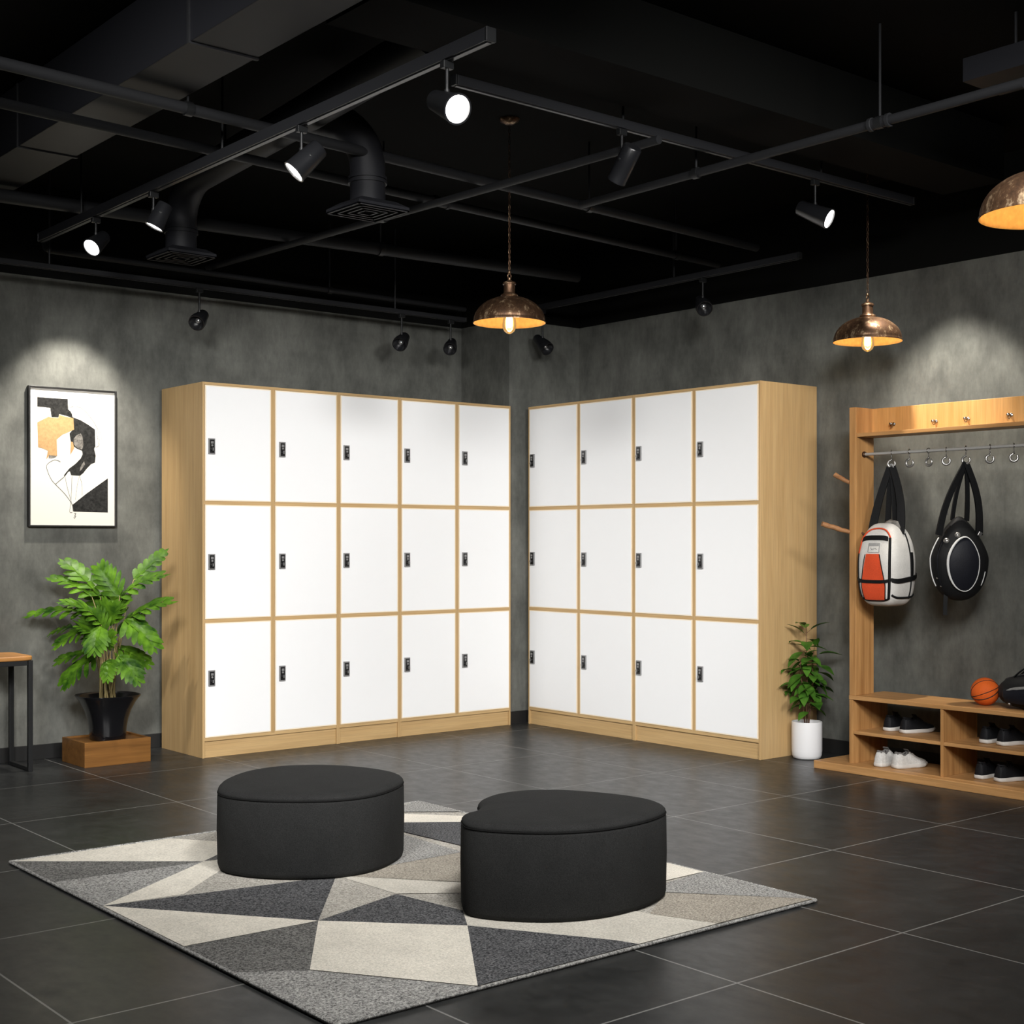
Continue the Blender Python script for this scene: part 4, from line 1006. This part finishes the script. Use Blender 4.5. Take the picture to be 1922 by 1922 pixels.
# ------------------------------------------------------------------ track spotlights
LG = []
def spot(label, clamp, stem, d, L, rb, rf, lit, piv=.42, bell=False, group='spotlights on the ceiling tracks'):
    d = d.normalized(); t = thing('track_spotlight', label, 'spotlight', clamp, 0, group)
    B().box((-.022, -.012, -.026), (.022, .012, 0)).build('adapter', M['black_metal'], t, bevel=.002)
    j = Vector((0, 0, -stem)); B().tube([(0, 0, -.02), j], .0065, 10).lathe([(0, .010), (.010, .008), (.010, -.008), (0, -.010)], 12, 0, j).build('stem', M['black_metal'], t, smooth=50)
    perp = (UP - d*UP.dot(d)); perp = perp.normalized() if perp.length > .1 else RGT
    c = j - perp*(rb*.5+rf*.5)*.92 - d*L*(piv-.5)*.0; back = c - d*L*piv; 
    if bell: prof = [(0, 0), (rb*.55, .0), (rb*.8, .006), (rb, L*.12), (rb*1.05, L*.3), (rf*.92, L*.62), (rf, L*.86), (rf*.97, L), (rf*.88, L), (rf*.84, L*.93), (rf*.5, L*.74), (0, L*.66)]
    else: prof = [(0, 0), (rb*.9, 0), (rb, .006), (rb+(rf-rb)*.45, L*.5), (rb+(rf-rb)*.47, L*.505), (rf*.97, L*.95), (rf, L*.97), (rf, L), (rf*.88, L), (rf*.86, L*.95), (0, L*.93)]
    h = B().lathe(prof, 36, 0, back, d).build('housing', M['spot_body'], t, smooth=40)
    if lit:
        b = B().lathe([(rf*.86, L*.955), (rf*.6, L*.965), (0, L*.972)], 32, 0, back, d); b.build('lens', M['lens_on'], t, smooth=180)
        LG.append((clamp + back + d*(L+.012), d))
    else:
        b = B().lathe([(rf*.36, L*.70), (rf*.34, L*.80), (rf*.2, L*.86), (0, L*.88)], 20, 0, back, d); b.build('bulb_lens', M['lens_dim'], t, smooth=180)
    b = B().lathe([(0, .006), (.007, .004), (.008, 0)], 10, 0, back + d*L*piv + perp.cross(d)*rb*.98, perp.cross(d)); b.build('knob', M['black_metal'], t, smooth=50)
    return t
def cf(a, b_, c): return RGT*a - UP*b_ - FWD*c
def on(pa, pb, px):  # point of a straight track seen at picture column px
    lo, hi = 0., 1.
    def col(p): q = p-CAM; return 961 + F_PX*q.dot(RGT)/q.dot(FWD)
    inc = col(pb) > col(pa)
    for _ in range(40):
        m = (lo+hi)/2
        if (col(pa.lerp(pb, m)) < px) == inc: lo = m
        else: hi = m
    return pa.lerp(pb, lo)
dn = lambda p, r: p - UP*r*1.15
spot('lit spotlight nearest the front, hanging from the upper right end of the long left track', dn(on(t1a, t1b, 839), .022), .105, cf(.52, .42, .74), .165, .036, .054, True)
spot('lit spotlight tilted down left, second from the front on the long left track', dn(on(t1a, t1b, 566), .022), .095, cf(-.66, .70, .20), .150, .040, .051, True)
spot('small lit spotlight pointing straight down, third from the front on the long left track', dn(on(t1a, t1b, 288), .022), .085, cf(-.42, .90, .10), .125, .036, .046, True)
spot('lit spotlight at the far left end of the long track, above the framed picture', dn(on(t1a, t1b, 180), .022), .085, cf(-.34, .62, .70), .125, .034, .050, True)
spot('dark cylindrical spotlight turned away, hanging from the middle of the right track', dn(on(t2a, t2b, 1167), .019), .115, cf(-.40, .77, -.52), .165, .042, .043, False, .40)
spot('lit spotlight near the right end of the right track, aimed right towards the shoe rack', dn(on(t2a, t2b, 1530), .019), .120, cf(.76, .44, .48), .175, .036, .051, True)
spot('unlit black spotlight hanging above the left end of the left lockers', dn(on(r5a, r5b, 374), .013), .145, cf(-.18, .55, .80), .140, .034, .052, False, .45, True)
spot('unlit black spotlight hanging above the fourth door column of the left lockers', dn(on(r5a, r5b, 754), .013), .140, cf(-.25, .55, .80), .140, .034, .052, False, .45, True)
spot('unlit black spotlight in front of the corner pillar, left of the middle pendant lamp', dn(on(r5a, r5b, 846), .013), .140, cf(-.10, .55, .82), .130, .032, .048, False, .45, True)
spot('unlit black spotlight partly hidden behind the middle pendant lamp, at the corner pillar', dn(t3b + Vector((0, -.10, 0)), .018), .195, cf(.50, .60, .60), .165, .032, .050, False, .40, True)
spot('unlit black spotlight hanging from the short track above the right lockers', dn(on(t3a, t3b, 1319), .018), .120, cf(.12, .55, .80), .145, .034, .052, False, .45, True)

# ------------------------------------------------------------------ pendant lamps
def pendant(label, loc, sc, topz):
    t = thing('pendant_lamp', label, 'lamp', loc, 0, 'bronze dome pendant lamps'); t.scale = (sc,)*3
    Rr, Hh = .181, .128
    outp = [(Rr+.002, -.002), (Rr+.003, .003), (Rr-.001, .007)]
    for k in range(1, 17):
        a = PI/2*k/17; outp.append((Rr*math.cos(a)**.92, .004+Hh*math.sin(a)))
    outp += [(.030, Hh+.003), (.0, Hh+.004)]
    B().lathe(outp, 64).build('shade', M['bronze'], t, smooth=60)
    inn = [(Rr+.001, -.002), (Rr-.004, .002)] + [((Rr-.005)*math.cos(PI/2*k/17)**.92, .002+(Hh-.006)*math.sin(PI/2*k/17)) for k in range(1, 17)] + [(.0, Hh-.005)]
    B().lathe(inn, 64).build('shade_lining', M['shade_in'], t, smooth=60)
    B().lathe([(.030, Hh), (.041, Hh+.002), (.044, Hh+.008), (.041, Hh+.014), (.032, Hh+.017), (.030, Hh+.020), (.0285, Hh+.024), (.0285, Hh+.062), (.033, Hh+.064), (.034, Hh+.069), (.030, Hh+.076), (.014, Hh+.083), (.009, Hh+.086), (.008, Hh+.098), (0, Hh+.099)], 32).build('socket_cap', M['bronze'], t, smooth=45)
    b = B(); b.tube([(.011*math.cos(2*PI*k/16), 0, Hh+.107+.011*math.sin(2*PI*k/16)) for k in range(16)], .0034, 8, closed=True)
    b.lathe([(0, .010), (.008, .006), (.009, 0), (.006, -.006), (0, -.008)], 12, 0, (0, 0, Hh+.124)); b.build('hanging_ring', M['bronze'], t, smooth=180)
    b = B(); z = Hh+.132; zt_ = (topz-loc[2])/sc; i = 0
    while z < zt_-.02:
        pts = []
        for k in range(12):
            a = 2*PI*k/12; u, w = .0052*math.cos(a), .0165*math.sin(a); pts.append((u if i % 2 else 0, 0 if i % 2 else u, z+.015+w))
        b.tube(pts, .0016, 5, closed=True); z += .0275; i += 1
    b.build('chain', M['bronze'], t, smooth=180)
    B().lathe([(0, zt_-.03), (.020, zt_-.028), (.048, zt_-.012), (.052, zt_-.001), (0, zt_-.001)], 28).build('ceiling_canopy', M['bronze'], t, smooth=50)
    B().lathe([(.0, -.056), (.004, -.0555), (.014, -.052), (.026, -.042), (.0335, -.026), (.0355, -.008), (.033, .015), (.025, .04), (.017, .06), (.0155, .085)], 28).build('bulb', M['bulb'], t, smooth=180)
    c = t.children[-1]
    B().lathe([(.0, -.026), (.010, -.022), (.0155, -.008), (.0165, .01), (.0135, .034), (.007, .044), (0, .046)], 18).build('filament', M['filament'], c, smooth=180)
    B().lathe([(.0175, .062), (.0185, .064), (.0185, .12), (0, .12)], 20).build('bulb_socket', M['brass'], t, smooth=40)
    ld = bpy.data.lights.new('bulb_glow', 'POINT'); ld.energy = 4.2; ld.color = (1, .70, .38); ld.shadow_soft_size = .02
    lo = bpy.data.objects.new('bulb_glow', ld); COL.objects.link(lo); lo.location = Vector(loc) + Vector((0, 0, -.002)); return t
pendant('bronze dome pendant lamp hanging by a long chain in front of the room corner', tuple(atd(956, 606, 6.96)), 1.0, ZC)
pendant('bronze dome pendant lamp hanging in front of the right wall, between lockers and rack', tuple(atd(1628.5, 641, 7.62)), 1.02, ZC)
pendant('bronze dome pendant lamp cut off by the right edge of the picture', tuple(atd(1958, 404, 4.2)), 1.02, ZC)

# ------------------------------------------------------------------ light
def lamp(name, loc, target, W, size, blend, rad, col=(1, .95, .87)):
    ld = bpy.data.lights.new(name, 'SPOT'); ld.energy = W; ld.spot_size = R(size); ld.spot_blend = blend; ld.shadow_soft_size = rad; ld.color = col
    o = bpy.data.objects.new(name, ld); COL.objects.link(o); o.location = loc
    o.rotation_euler = (Vector(target)-Vector(loc)).to_track_quat('-Z', 'Y').to_euler(); return o
WARM = (1, .93, .83); NEU = (1, .985, .965)
KE = 1.06
lamp('added_fill_spot', (0.3, 2.6, 3.2), (4.6, 7.6, .55), 1150*KE, 62, .9, .5, NEU)  # unseen spots added near the ceiling as key and fill, no fixtures built
lamp('added_fill_spot', (1.2, 0.6, 3.2), (5.6, 6.9, .55), 900*KE, 62, .9, .5, NEU)
lamp('added_fill_spot', (3.0, -0.4, 3.2), (5.4, 7.5, .55), 1200*KE, 50, .9, .5, NEU)
lamp('added_fill_spot', (2.6, 1.2, 3.2), (6.9, 4.0, .8), 560*KE, 70, .9, .4, NEU)  # extra unseen spot added to raise the fill on the rack
lamp('added_fill_spot', (2.4, 2.0, 3.3), (3.2, 4.5, 0), 520*KE, 100, .9, .3, NEU)  # unseen spot added to brighten rug and floor
lamp('picture_light', (3.24, 7.60, 2.86), (3.24, 8.15, 1.72), 185, 67, .7, .03, WARM)
lamp('rack_light', (6.22, 4.42, 2.98), (6.9, 4.40, 1.70), 180, 63, .72, .03, WARM)
lamp('locker_side_light', (6.0, 4.5, 2.95), (6.65, 5.4, 2.0), 22, 60, .6, .04, WARM)
lamp('spot_beam', LG[3][0], (3.34, 7.72, .75), 170, 30, .8, .03, WARM)
for p, d in LG: lamp('spot_beam', p, p+d, 14, 45, .6, .03, WARM)

w = bpy.data.worlds.new('world'); S.world = w; w.use_nodes = True
w.node_tree.nodes['Background'].inputs[0].default_value = (.8, .85, 1, 1); w.node_tree.nodes['Background'].inputs[1].default_value = .0
S.view_settings.view_transform = 'Standard'; S.view_settings.look = 'None'; S.view_settings.exposure = 0.0; S.view_settings.gamma = 1.0; S.view_settings.use_curve_mapping = False
S.cycles.max_bounces = 8; S.cycles.diffuse_bounces = 5; S.cycles.use_denoising = True; S.cycles.sample_clamp_indirect = 4.0
